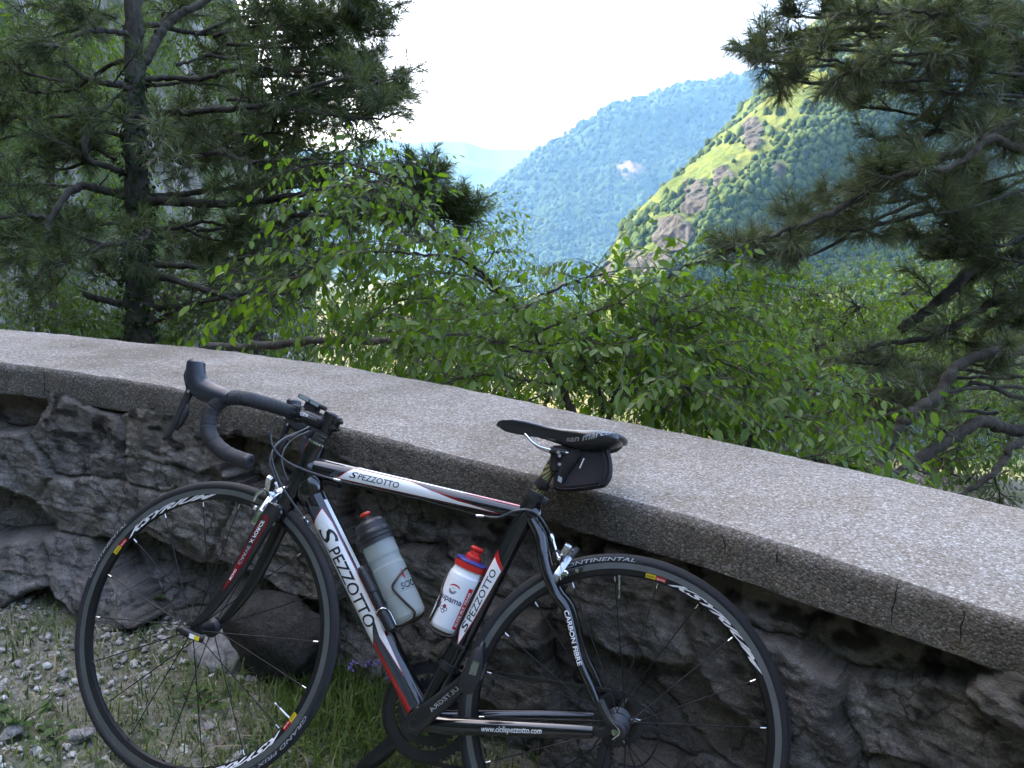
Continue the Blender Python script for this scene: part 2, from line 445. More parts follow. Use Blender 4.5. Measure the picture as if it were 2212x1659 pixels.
ns = 1500
s = np.linspace(.4, WLEN - .1, ns)
b2 = wall_at(s); nn = wall_n(s) * WN_SIGN; g0 = gz(b2[:, 0], b2[:, 1])
rag = .003 * fbm(s * 9, 0 * s, 3.0, 4); rag2 = .005 * fbm(s * 5, 0 * s, 7.0, 4) + .005 * sstep(.2, .6, fbm(s * 2.2, 0 * s, 5.0, 2))
prof = [(-.03, -THICK + .004), (-.014, -THICK), (0, -THICK + .008)]
prof += [(.001, z) for z in np.linspace(-THICK + .02, -.022, 6)] + [(-.001, -.012), (-.006, -.005), (-.014, -.001)]
prof += [(-d, .004 * math.sin(d / DEPTH * 3.14)) for d in np.linspace(.03, DEPTH - .03, 26)]
prof += [(-DEPTH + .012, -.002), (-DEPTH + .003, -.010), (-DEPTH, -.022), (-DEPTH, -.45)]
prof = np.array(prof); npf = len(prof)
low = sstep(-.04, -.1, prof[:, 1]) * (prof[:, 0] > -.1)
O = prof[:, 0][None] + np.where(prof[:, 0] > -.03, rag[:, None], 0) * 1.0
ZZ = prof[:, 1][None] + low[None] * rag2[:, None]
SSs, PP = np.meshgrid(s, np.arange(npf), indexing='ij')
bumpy = .0022 * fbm(SSs * 30, O * 30, ZZ * 30, 3) + .004 * fbm(SSs * 3, O * 4, 2.0, 3)
topm = (prof[:, 1] > -.012)[None]
Pz = g0[:, None] + TOPH + ZZ + np.where(topm, bumpy, 0)
O = O + np.where(topm, 0, bumpy * 1.2)
Px = b2[:, 0][:, None] + nn[:, 0][:, None] * O; Py = b2[:, 1][:, None] + nn[:, 1][:, None] * O
mb = MB()
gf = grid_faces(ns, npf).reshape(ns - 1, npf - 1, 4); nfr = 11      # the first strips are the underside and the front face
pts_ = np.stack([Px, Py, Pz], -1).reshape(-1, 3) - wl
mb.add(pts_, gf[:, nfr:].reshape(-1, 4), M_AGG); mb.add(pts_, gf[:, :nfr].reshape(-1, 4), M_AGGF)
# cracks in the front face: thin jagged slits
for (px, top, ln) in [(-.83, .02, .05), (.42, .012, .045), (.515, .012, .03), (.685, .0, .085), (.765, .012, .06), (-1.42, .01, .09)]:
    i = int(np.argmin(np.abs(b2[:, 0] - px))); d = nrm(npv(nn[i, 1], -nn[i, 0], 0)); n3 = npv(nn[i, 0], nn[i, 1], 0)
    o = npv(b2[i, 0], b2[i, 1], g0[i] + TOPH - top) + n3 * (.004 + rag[i] + .001)
    k = 9; zz = np.linspace(0, -ln, k); off = np.cumsum(rng.normal(0, .0021, k)); w = (.0011 * np.sin(np.linspace(.5, 3.0, k)) + .0002) * rng.uniform(.5, 1.4, k)
    V = np.concatenate([o + d * (off - w)[:, None] + npv(0, 0, 1) * zz[:, None], o + d * (off + w)[:, None] + npv(0, 0, 1) * zz[:, None]])
    mb.add(V - wl, [(j, j + 1, j + 1 + k, j + k) for j in range(k - 1)], M_DARK, False)
mb.build("coping", wall, sharp=50)

# --- stones and rocks
def rock(mb, c, r, m, seed, sub=2, rough=.35, squash=(1, 1, 1), facet=True, rot=0.0):
    bm = bmesh.new(); bmesh.ops.create_icosphere(bm, subdivisions=sub, radius=1.0)
    bm.verts.index_update()
    V = np.array([v.co[:] for v in bm.verts]); F = np.array([[v.index for v in f.verts] for f in bm.faces]); bm.free()
    rg = np.random.default_rng(seed)
    for _ in range(9):                       # shear off flat faces
        n = nrm(rg.normal(size=3)); d = rg.uniform(.55, .9)
        k = V @ n - d; V = V - np.where(k > 0, k, 0)[:, None] * n
    V = V * (1 + rough * .35 * fbm(V[:, 0] * 2 + seed, V[:, 1] * 2, V[:, 2] * 2, 4))[:, None]
    V = V * npv(*squash) * r
    cr, sr = math.cos(rot), math.sin(rot)
    V = np.stack([V[:, 0] * cr - V[:, 1] * sr, V[:, 0] * sr + V[:, 1] * cr, V[:, 2]], -1)
    mb.add(V + npv(*c), F, m, not facet)
M_BOULD = rubble_mat("shade-dark brown limestone", .42, False, .8)  # deep shade at the wall foot is put into this brown colour
def ground_pt(px, py):
    """where the sight line through a photo point meets the ground"""
    a = at(px, py, 1.0) - npv(0, 0, CAM_Z)
    c = RC[2] + GRADE * (-(RC[0] * GU[0] + RC[1] * GU[1])) - CAM_Z
    k = c / (a[2] - GRADE * (a[0] * GU[0] + a[1] * GU[1]))
    return npv(0, 0, CAM_Z) + a * k
def wall_gap(x, y):
    d = np.hypot(WALL[:, 0] - x, WALL[:, 1] - y); i = int(np.argmin(d)); return d[i], i
bp_ = ground_pt(590, 1490)
mb = MB(); rock(mb, (0, 0, .10), .17, M_BOULD, 5, 4, .5, (1.15, .62, .95), False, R(-24))
tag(mb.build("boulder", loc=(bp_[0], bp_[1] + .06, bp_[2] - .02)), "boulder painted in shade-dark brown, lying against the foot of the stone wall", "boulder")
mb = MB(); rock(mb, (0, 0, .05), .14, M_STONE, 11, 4, .5, (1.0, .6, .75), False, R(-20))
q = ground_pt(470, 1440)
tag(mb.build("boulder", loc=(q[0], q[1] + .05, q[2] - .03)), "pale grey rock at the wall foot, seen through the front wheel", "rock")
for i, (px, py, r, lab) in enumerate([(175, 1597, .030, "grey angular stone on the gravel beside the front tyre's lower edge"), (26, 1588, .028, "pale stone at the photo's far left on the gravel"), (136, 1462, .017, "small rounded white stone on the gravel left of the front wheel"), (450, 1575, .018, "pale stone on the gravel seen through the front wheel's lower spokes"), (830, 1655, .02, "grey stone in dry grass below the down tube")]):
    mb = MB(); rock(mb, (0, 0, r * .25), r, M_STONE, 20 + i, 3, .4, (1.1, .9, .7), True, i)
    q = ground_pt(px, py); tag(mb.build("stone", loc=q), lab, "stone")

def gravel_mat():
    m, nt, b = mat("limestone gravel")
    g = N(nt, "ShaderNodeNewGeometry")
    c = ramp(nt, g.outputs["Random Per Island"], [(0, (.18, .165, .14)), (.25, (.42, .40, .37)), (.7, (.60, .585, .555)), (1, (.74, .72, .70))])
    c = mixc(nt, noise(nt, 130, 4), mixc(nt, 1, c, (.55, .52, .48), 'MULTIPLY'), c)
    nt.links.new(c, b.inputs["Base Color"]); b.inputs["Roughness"].default_value = .9; b.inputs["Specular IOR Level"].default_value = .25
    return m
M_GRAVEL = gravel_mat()
mb = MB()
protos = []
for i in range(7):
    p = MB(); rock(p, (0, 0, 0), 1.0, M_GRAVEL, 50 + i, 1, .6, (1.1, .85, .6)); protos.append((p.V[0], p.L[0].reshape(-1, 3)))
def in_front(x, y):
    d, i = wall_gap(x, y); nv = wall_n(np.array([_sl[i]]))[0] * WN_SIGN
    return (npv(x, y) - WALL[i]) @ nv > -.02
def in_front_v(x, y):
    d = np.hypot(WALL[None, :, 0] - x[:, None], WALL[None, :, 1] - y[:, None]); i = np.argmin(d, 1)
    nv = wall_n(_sl[i]) * WN_SIGN
    return np.sum((np.stack([x, y], -1) - WALL[i]) * nv, 1) > -.02
def verge_points(n, dens, seed, flip=1.0):
    """points of the verge, thick or thin by patches"""
    rg = np.random.default_rng(seed)
    x, y = rg.uniform(-2.3, .7, n), rg.uniform(.75, 2.42, n)
    k = in_front_v(x, y) & (flip * fbm(x * 2.3, y * 2.3, 3.0, 3) > rg.uniform(*dens, n))
    return x[k], y[k]
gx, gy = verge_points(30000, (-.55, .45), 3)
for cnt in range(min(13000, len(gx))):
    x, y = gx[cnt], gy[cnt]
    V, F = protos[cnt % 7]; a = rng.uniform(0, 6.28); sc = .0032 + .0125 * rng.random() ** 3.2
    c_, s_ = math.cos(a), math.sin(a); tl = rng.normal(0, .35)
    Vr = np.stack([V[:, 0] * c_ - V[:, 1] * s_, V[:, 0] * s_ + V[:, 1] * c_, V[:, 2] + tl * V[:, 0]], -1) * sc
    mb.add(Vr + npv(x, y, gz(x, y) + sc * .25), F, M_GRAVEL, False)
tag(mb.build("gravel"), kind="stuff")

# --- grass, dry and green
def grass_mat():
    m, nt, b = mat("grass blades")
    g = N(nt, "ShaderNodeNewGeometry")
    c = ramp(nt, g.outputs["Random Per Island"], [(0, (.04, .075, .018)), (.45, (.085, .135, .03)), (.68, (.15, .18, .05)), (.76, (.30, .26, .14)), (1, (.50, .44, .28))])
    nt.links.new(c, b.inputs["Base Color"]); b.inputs["Roughness"].default_value = .6
    t = N(nt, "ShaderNodeBsdfTranslucent"); nt.links.new(c, t.inputs[0]); mx = N(nt, "ShaderNodeMixShader"); mx.inputs[0].default_value = .3
    nt.links.new(b.outputs[0], mx.inputs[1]); nt.links.new(t.outputs[0], mx.inputs[2]); nt.links.new(mx.outputs[0], nt.nodes["Material Output"].inputs[0])
    return m
M_GRASS = grass_mat()
M_LUSH = leaf_mat("lush grass", (.07, .12, .025), (.20, .27, .075), .35, .5)
mb = MB()
def blade(x, y, L, lean, az, w):
    d = npv(math.cos(az), math.sin(az), 0); sd_ = npv(-d[1], d[0], 0); o = npv(x, y, gz(x, y) - .002)
    p = [o, o + d * L * lean * .25 + npv(0, 0, L * .5 * (1 - .4 * lean)), o + d * L * lean * .85 + npv(0, 0, L * (1 - .75 * lean))]
    return np.array([p[0] - sd_ * w, p[0] + sd_ * w, p[1] + sd_ * w * .8, p[1] - sd_ * w * .8, p[2]])
BF = [(0, 1, 2, 3)]; BT = [(3, 2, 4)]
allV = []; cnt = 0
tuft = None
gpx = ground_pt(810, 1500); gp2 = ground_pt(700, 1650); gp3 = ground_pt(330, 1640)
px_, py_ = verge_points(30000, (-.5, .5), 9, -1.0)
k = 6000
tx = np.concatenate([gpx[0] + rng.normal(0, .13, k), gp2[0] + rng.normal(0, .2, 3000), px_]); ty = np.concatenate([gpx[1] + rng.normal(.03, .16, k), gp2[1] + rng.normal(0, .16, 3000), py_])
kind_ = np.concatenate([np.zeros(k), np.ones(3000), np.full(len(px_), 2)])
ok = in_front_v(tx, ty); tx, ty, kind_ = tx[ok], ty[ok], kind_[ok]
lushV = []
for x, y, kk in zip(tx, ty, kind_):
    if kk == 0: L = rng.uniform(.05, .16); lean = rng.uniform(.2, .95)
    elif kk == 1: L = rng.uniform(.03, .09); lean = rng.uniform(.4, 1.1)
    else: L = rng.uniform(.015, .065); lean = rng.uniform(.3, 1.15)
    if kk == 2 and rng.random() < .02: L, lean = rng.uniform(.08, .2), rng.uniform(1.1, 1.28)      # straws lying flat
    bl = blade(x, y, L, lean, rng.uniform(0, 6.28), rng.uniform(.0009, .0026) * (1.25 if kk == 0 else 1))
    if (kk == 0 and rng.random() < .85) or (kk > 0 and rng.random() < .25): lushV.append(bl)
    else: allV.append(bl); cnt += 1
A = np.concatenate(allV); i5 = np.arange(cnt)[:, None] * 5
mb.add(A, i5 + np.array([[0, 1, 2, 3]]), M_GRASS); 
mb.L.append((i5 + np.array([[3, 2, 4]])).ravel()); mb.T.append(np.full(cnt, 3)); mb.M.append(np.zeros(cnt, int)); mb.SM.append(np.ones(cnt, bool))
A = np.concatenate(lushV); i5 = np.arange(len(lushV))[:, None] * 5; n0 = mb.n
mb.add(A, i5 + np.array([[0, 1, 2, 3]]), M_LUSH); k = mb.mi(M_LUSH)
mb.L.append((i5 + n0 + np.array([[3, 2, 4]])).ravel()); mb.T.append(np.full(len(lushV), 3)); mb.M.append(np.full(len(lushV), k)); mb.SM.append(np.ones(len(lushV), bool))
tag(mb.build("grass"), kind="stuff")
# ================================================================== the bicycle
M_BLK = simple("black gloss paint", (.006, .006, .008), .16, 0, .9)
M_CARB = simple("black satin carbon", (.010, .010, .011), .32, 0, .3, .5, .35, 90)
M_WHT = simple("white gloss paint", (.72, .74, .74), .2, 0, .7)
M_RED = simple("red gloss paint", (.42, .012, .016), .2, 0, .7)
M_DRED = simple("dark red paint", (.16, .006, .012), .25, 0, .5)
M_GREY = simple("grey gloss paint", (.035, .042, .052), .22, 0, .6)
M_LET = simple("black lettering", (.008, .008, .01), .35)
M_LETW = simple("white lettering", (.75, .75, .75), .4)
M_LETG = simple("grey lettering", (.32, .34, .36), .4)
M_ALU = simple("brushed aluminium", (.55, .56, .58), .28, 1.0, 0, .5, .12, 140)
M_CHR = simple("polished steel", (.75, .75, .76), .12, 1.0)
M_DALU = simple("dark anodised aluminium", (.05, .052, .056), .35, .7, 0, .5, .2, 80)
M_TRACK = simple("machined brake track", (.20, .21, .225), .38, .85, 0, .5, .15, 40)
M_RIM = simple("black anodised rim", (.012, .012, .013), .4, .3)
M_TYRE = simple("tyre rubber", (.017, .017, .019), .62, 0, 0, .4, .25, 220, .15)
M_TREAD = simple("worn tyre tread", (.05, .047, .044), .8, 0, 0, .3, .3, 150)
M_TAPE = simple("black bar tape", (.022, .022, .026), .6, 0, 0, .45, .3, 400, .5)
M_RUBB = simple("black rubber hood", (.018, .022, .032), .38, 0, .1, .5, .25, 120)
M_PLAST = simple("black plastic", (.016, .016, .018), .42)
M_CABLE = simple("grey cable housing", (.06, .065, .072), .35)
M_WIRE = simple("steel wire", (.30, .29, .27), .35, 1.0)
M_NYL = simple("black nylon cloth", (.014, .0125, .014), .8, 0, 0, .3, .3, 500, .6)
M_NYL2 = simple("grey black nylon", (.028, .024, .027), .75, 0, 0, .3, .3, 500, .6)
M_SADD = simple("black saddle cover", (.011, .012, .015), .30, 0, .25, .5)
M_YEL = simple("yellow sticker", (.62, .46, .015), .4)
M_STEEL = simple("dirty steel", (.10, .085, .065), .45, .8, 0, .5, .5, 60)
M_CHAIN = simple("oily chain", (.045, .042, .038), .4, .8)
M_SPOKE = simple("black spoke", (.012, .012, .013), .4, .3)
M_GLASS = simple("computer screen", (.20, .26, .25), .12, 0, .6)

def woven_mat():
    """olive carbon aramid weave of the seat post"""
    m, nt, b = mat("olive woven seat post")
    tc = N(nt, "ShaderNodeTexCoord"); w = N(nt, "ShaderNodeTexWave", wave_type='BANDS', bands_direction='DIAGONAL')
    w.inputs["Scale"].default_value = 62; w.inputs["Distortion"].default_value = .6
    nt.links.new(tc.outputs["Object"], w.inputs["Vector"])
    nt.links.new(ramp(nt, w.outputs[0], [(.3, (.035, .033, .014)), (.6, (.24, .22, .09))]), b.inputs["Base Color"]); b.inputs["Roughness"].default_value = .3; b.inputs["Coat Weight"].default_value = .6
    return m
M_WEAVE = woven_mat()

BX = npv(-0.96802, 0.21599, 0.10483); BY = npv(-0.16975, -0.92345, 0.33648); BZ_ = npv(0.16948, 0.30875, 0.93577)
BYn = nrm(BY); BXn = nrm(BX - BYn * (BX @ BYn)); BZn = np.cross(BXn, BYn)
BM = Matrix(((BXn[0], BYn[0], BZn[0], RC[0]), (BXn[1], BYn[1], BZn[1], RC[1]), (BXn[2], BYn[2], BZn[2], RC[2]), (0, 0, 0, 1)))
WR = .334; WB = .9447
bike = empty("bicycle", label="black and white road racing bicycle with red accents leaning against the stone wall", cat="bicycle")
bike.matrix_world = BM
def up(V): return np.asarray(V, float) + npv(0, 0, WR)       # bike points are measured from the rear axle
ST_ANG = -0.0619; HA = R(73)
AXS = npv(-math.cos(HA), 0, math.sin(HA)); PRP = npv(math.sin(HA), 0, math.cos(HA)); SBASE = npv(WB, 0, 0) - .043 * PRP
_rm = np.array(Matrix.Rotation(ST_ANG, 3, Vector(AXS)))
def steer(V): return up(SBASE + (np.asarray(V, float) - SBASE) @ _rm.T)
def part(mb, name, parent=None, sharp=40): return mb.build(name, parent or bike, sharp=sharp)

# ---- flat artwork laid on surfaces
_tc = {}
def text_shape(txt, shear=0.0, bold=0.0):
    """tessellated lettering, x along, y up, height of a capital = 1"""
    k = (txt, shear, bold)
    if k in _tc: return _tc[k]
    cu = bpy.data.curves.new("letters", 'FONT'); cu.body = txt; cu.size = 1; cu.shear = shear; cu.offset = bold; cu.resolution_u = 3
    ob = bpy.data.objects.new("letters", cu); COL.objects.link(ob)
    bpy.context.view_layer.update()
    me = bpy.data.meshes.new_from_object(ob.evaluated_get(bpy.context.evaluated_depsgraph_get()))
    V = np.array([v.co[:2] for v in me.vertices]); F = [tuple(p.vertices) for p in me.polygons]
    bpy.data.objects.remove(ob); bpy.data.curves.remove(cu); bpy.data.meshes.remove(me)
    V[:, 0] -= V[:, 0].min(); V = V / .70
    _tc[k] = (V, F); return V, F
def refine(V, F, tol):
    bm = bmesh.new(); vs = [bm.verts.new((p[0], p[1], 0)) for p in V]
    for f in F:
        try: bm.faces.new([vs[i] for i in f])
        except ValueError: pass
    bmesh.ops.triangulate(bm, faces=bm.faces)
    for _ in range(5):
        e = [x for x in bm.edges if x.calc_length() > tol]
        if not e: break
        bmesh.ops.subdivide_edges(bm, edges=e, cuts=1); bmesh.ops.triangulate(bm, faces=[f for f in bm.faces if len(f.verts) > 3])
    bm.verts.index_update()
    V2 = np.array([v.co[:2] for v in bm.verts]); F2 = [tuple(v.index for v in f.verts) for f in bm.faces]
    bm.free(); return V2, F2
def lay(mb, V, F, fn, m, off, tol=.0045):
    V, F = refine(V, F, tol); mb.add(fn(V[:, 0], V[:, 1], off), F, m, False)
def lay_poly(mb, pts, fn, m, off, tol=.0045): lay(mb, np.array(pts, float), [tuple(range(len(pts)))], fn, m, off, tol)
def lay_text(mb, txt, fn, m, off, u0, v0, h, length=None, shear=0.0, bold=0.0, flip=False, tol=.0045):
    V, F = text_shape(txt, shear, bold); V = V * h
    if length: V = V * npv(length / V[:, 0].max(), 1)
    if flip: V = -V
    lay(mb, V + npv(u0, v0), F, fn, m, off, tol)
def on_tube(A, B, ra, rb_, Y=(0, 1, 0), flip=1.0):
    """u metres from A to B, v metres round the tube from its left side; ra radius in the frame plane, rb_ across"""
    A = npv(*A); B = npv(*B); T = nrm(B - A); Yv = npv(*Y); Yv = nrm(Yv - T * (Yv @ T)); U = np.cross(T, Yv) * flip; L = np.linalg.norm(B - A)
    def fn(u, v, off):
        a = np.interp(u, [0, L], ra) if np.ndim(ra) else np.full(np.shape(u), ra); c = np.interp(u, [0, L], rb_) if np.ndim(rb_) else np.full(np.shape(u), rb_)
        th = v / a
        return A + np.outer(u, T) + ((a + off) * np.sin(th))[:, None] * U + ((c + off) * np.cos(th))[:, None] * Yv
    return fn
def lin(a, b, n=12): return np.array([npv(*a) + (npv(*b) - npv(*a)) * t for t in np.linspace(0, 1, n)])

# ---- frame
TT0, TT1 = (.757, 0, .3985), (.252, 0, .3775)
DT0, DT1 = (.744, 0, .333), (.4045, 0, -.073)
ST0, ST1 = (.402, 0, -.075), (.2455, 0, .415)
fr = MB(up)
YU = (0, 1, 0)
def ftube(a, b, r0, r1, w0=None, w1=None, n=16):
    P = lin(a, b, n); w0 = w0 or r0; w1 = w1 or r1
    tube(fr, P, np.linspace(w0, w1, n), M_BLK, 24, up=YU, rb=np.linspace(r0, r1, n))   # A = across, B = in the frame plane
ftube(TT0, TT1, .0240, .0160, .0190, .0150)
ftube(DT0, DT1, .0270, .0260, .0235, .0250)
ftube(ST0, ST1, .0215, .0205, .0195, .0185)
tube(fr, lin((.8135, 0, .295), (.764, 0, .452), 14), [.0240, .0230, .0220, .0210, .0205, .02, .02, .02, .02, .0205, .0208, .0212, .0218, .0218], M_BLK, 24, up=YU)
tube(fr, lin((.765, 0, .4525), (.7636, 0, .4575), 3), .0220, M_CHR, 24, up=YU)
# welded nodes
for c, r_ in (((.402, 0, -.075), .026), ((.749, 0, .40), .0), ((.748, 0, .338), .0)):
    if r_: lathe(fr, [(0, -.036), (r_ - .003, -.036), (r_, -.033), (r_, .033), (r_ - .003, .036), (.012, .036), (.012, .030), (0, .030)], M_BLK, c, (0, 1, 0), 24)
def smooth_blob(c, r, m):
    bm = bmesh.new(); bmesh.ops.create_uvsphere(bm, u_segments=20, v_segments=14, radius=1); bm.verts.index_update()
    V = np.array([v.co[:] for v in bm.verts]); F = [tuple(v.index for v in f.verts) for f in bm.faces]; bm.free()
    fr.add(V * npv(*r) + npv(*c), F, m)
smooth_blob((.772, 0, .380), (.030, .0205, .050), M_BLK); smooth_blob((.760, 0, .350), (.032, .0225, .044), M_BLK)
smooth_blob((.246, 0, .378), (.026, .0185, .026), M_BLK)
for sgn in (1, -1):
    sp = spline([(.240, .011 * sgn, .368), (.216, .018 * sgn, .336), (.204, .025 * sgn, .303), (.189, .0305 * sgn, .268), (.163, .036 * sgn, .228), (.132, .045 * sgn, .197), (.094, .055 * sgn, .113), (.062, .061 * sgn, .066), (.040, .0635 * sgn, .030)], 6)
    k = len(sp); rr = np.interp(np.linspace(0, 1, k), [0, .25, .45, .6, 1], [.0125, .0135, .0115, .0105, .0082])
    tube(fr, sp, rr * .85, M_BLK, 16, up=YU, rb=rr)
    if sgn > 0: SSP = (sp, rr, rr * .85)
    cs = spline([(.385, .028 * sgn, -.077), (.345, .034 * sgn, -.073), (.29, .042 * sgn, -.062), (.19, .053 * sgn, -.0415), (.083, .0615 * sgn, -.021), (.045, .0635 * sgn, -.014)], 6)
    k = len(cs); rr = np.interp(np.linspace(0, 1, k), [0, .3, 1], [.0185, .0178, .0122])
    tube(fr, cs, rr * .72, M_BLK, 18, up=YU, rb=rr)
    if sgn > 0: CSP = (cs, rr, rr * .72)
    # dropout plate
    prism(fr, [(.046, .034), (.034, .036), (.008, .012), (-.010, .004), (-.014, -.008), (-.006, -.016), (.012, -.013), (.030, -.023), (.048, -.022), (.05, -.008), (.026, -.003), (.024, .010)], .060 * sgn - .003, .060 * sgn + .0035, M_PLAST, .0012)
    lathe(fr, [(0, .004), (.0055, .004), (.0055, 0)], M_PLAST, (.034, .0645 * sgn, .021), (0, sgn, 0), 14)
def on_path(P, ra, rb_):
    """like on_tube, along a bent tube; ra in the frame plane, rb_ across, at every point of P"""
    P = np.asarray(P); cum = np.concatenate([[0], np.cumsum(np.linalg.norm(np.diff(P, axis=0), axis=1))]); T = nrm(np.gradient(P, axis=0)); U = nrm(np.cross(npv(0, 1, 0), T)); Yv = np.cross(T, U); Yv = Yv * np.sign(Yv[:, 1:2])
    def fn(u, v, off):
        I = lambda A: np.stack([np.interp(u, cum, A[:, j]) for j in range(3)], -1)
        a, c = np.interp(u, cum, ra), np.interp(u, cum, rb_); s_ = np.clip(v / a, -.98, .98)
        return I(P) + I(U) * ((a + off) * s_)[:, None] + I(Yv) * ((c + off) * np.sqrt(1 - s_ * s_))[:, None]
    return fn, cum
# paint: top tube
f_ = on_tube(TT0, TT1, (.0240, .0160), (.0190, .0150), flip=-1.0)
def f_tt(u, v, off): return f_(u, v * 1.12 + .0055 - .0035 * np.clip(u / .5, 0, 1), off)
TL = .5056
W_TT = [(.0665, -.0140), (.098, .0128), (.232, .0118), (.275, .0040), (.345, -.0045), (.440, -.0118), (.36, -.0122), (.2, -.0130)]
lay_poly(fr, [(.0620, -.0153), (.096, .0142), (.232, .0132), (.250, .0120), (.280, .0050), (.349, -.0034), (.452, -.0125), (.36, -.0136), (.2, -.0145)], f_tt, M_RED, .0004)
lay_poly(fr, W_TT, f_tt, M_WHT, .0008)
lay_poly(fr, [(.100, .0170), (.36, .0148), (.43, .0150), (.43, .024), (.110, .028)], f_tt, M_WHT, .0004)
lay_poly(fr, [(.36, .0138), (.50, .0105), (.503, .0175), (.43, .0195), (.36, .0160)], f_tt, M_RED, .0006)
lay_poly(fr, [(.042, -.0135), (.075, .0145), (.090, .0140), (.059, -.0145)], f_tt, M_GREY, .0004)
lay_poly(fr, [(.242, .0112), (.262, .0110), (.33, .0012), (.400, -.0075), (.35, -.0058), (.28, .0028)], f_tt, M_DRED, .0012)
lay_poly(fr, [(.252, .0100), (.280, .0095), (.300, .0058), (.278, .0040)], f_tt, M_GREY, .0016)
lay_text(fr, "S", f_tt, M_LET, .0013, .092, -.0075, .0125, .020, .35, .012)
lay_text(fr, "PEZZOTTO", f_tt, M_LET, .0013, .113, -.0072, .0112, .098, .12, .012)
# paint: down tube
f_d0 = on_tube(DT0, DT1, (.0270, .0260), (.0235, .0250), flip=-1.0)
def f_dt(u, v, off): return f_d0(u, v * 1.2, off)
lay_poly(fr, [(.020, .0205), (.240, .0205), (.240, .029), (.020, .029)], f_dt, M_WHT, .0004)
lay_poly(fr, [(.016, -.010), (.034, .012), (.056, -.022), (.044, -.027), (.026, -.024)], f_dt, M_GREY, .0004)
lay_poly(fr, [(.0345, .0112), (.074, .0162), (.305, .0160), (.348, .0122), (.442, .0090), (.44, .0075), (.345, .0), (.302, .0055), (.345, -.0135), (.36, -.0275), (.0585, -.0275)], f_dt, M_RED, .0006)
lay_poly(fr, [(.0375, .0095), (.075, .0147), (.30, .0147), (.345, .0112), (.432, .0085), (.345, .001), (.300, .0065), (.342, -.0125), (.357, -.0268), (.062, -.0268)], f_dt, M_WHT, .0010)
lay_poly(fr, [(.303, .0060), (.352, .0004), (.432, .0078), (.47, .0065), (.513, .007), (.513, -.004), (.43, -.008), (.347, -.012)], f_dt, M_GREY, .0008)
lay_poly(fr, [(.345, -.0125), (.43, -.0085), (.513, -.0045), (.513, -.0265), (.36, -.0280)], f_dt, M_RED, .0008)
lay_text(fr, "S", f_dt, M_LET, .0015, .074, -.0165, .029, .046, .30, .010)
lay_text(fr, "PEZZOTTO", f_dt, M_LET, .0015, .127, -.0160, .0230, .190, .10, .010)
# paint: seat tube, reading upwards
f_s0 = on_tube(ST0, ST1, (.0215, .0205), (.0195, .0185), flip=-1.0)
def f_st(u, v, off): return f_s0(u, v * 1.13, off)
lay_poly(fr, [(.165, .0), (.2, .0145), (.34, .0185), (.382, .0172), (.352, -.0108), (.23, -.0058)], f_st, M_RED, .0005)
lay_poly(fr, [(.170, .0005), (.203, .0125), (.34, .0160), (.365, .0145), (.345, -.0095), (.23, -.0045)], f_st, M_WHT, .0009)
lay_text(fr, "S", f_st, M_LET, .0014, .198, -.0015, .0115, .022, .2, .012)
lay_text(fr, "PEZZOTTO", f_st, M_LET, .0014, .223, -.0030, .0120, .118, .10, .012)
# chain stay and seat stay lettering, head tube flash
f_cs, cu = on_path(*CSP); us = np.interp(.264, -CSP[0][:, 0][::1] * 0 + CSP[0][::-1, 0], cu[::-1])
CU_ = 1.0 if f_cs(np.array([.1]), np.array([.01]), 0)[0][2] > f_cs(np.array([.1]), np.array([-.01]), 0)[0][2] else -1.0
lay_text(fr, "www.ciclispezzotto.com", lambda u, v, off: f_cs(u, v * CU_, off), M_LETW, .0009, us, -.0050, .0105, .124, .3, .012)
f_ss, cu = on_path(*SSP); us = np.interp(-.200, -SSP[0][:, 2], cu)
SU_ = 1.0 if f_ss(np.array([us]), np.array([.005]), 0)[0][0] < f_ss(np.array([us]), np.array([-.005]), 0)[0][0] else -1.0
lay_text(fr, "CARBON FIBRE", lambda u, v, off: f_ss(u, -v * SU_ * -1.0, off), M_LETW, .0008, us, -.0046, .0085, .108, 0, .016)
f_ht = on_tube((.764, 0, .452), (.8135, 0, .295), (.0215, .0215), (.0215, .0215), flip=-1.0)
lay_poly(fr, [(.004, -.028), (.004, -.014), (.060, -.026), (.085, -.032)], f_ht, M_RED, .0010)
frame = part(fr, "frame")

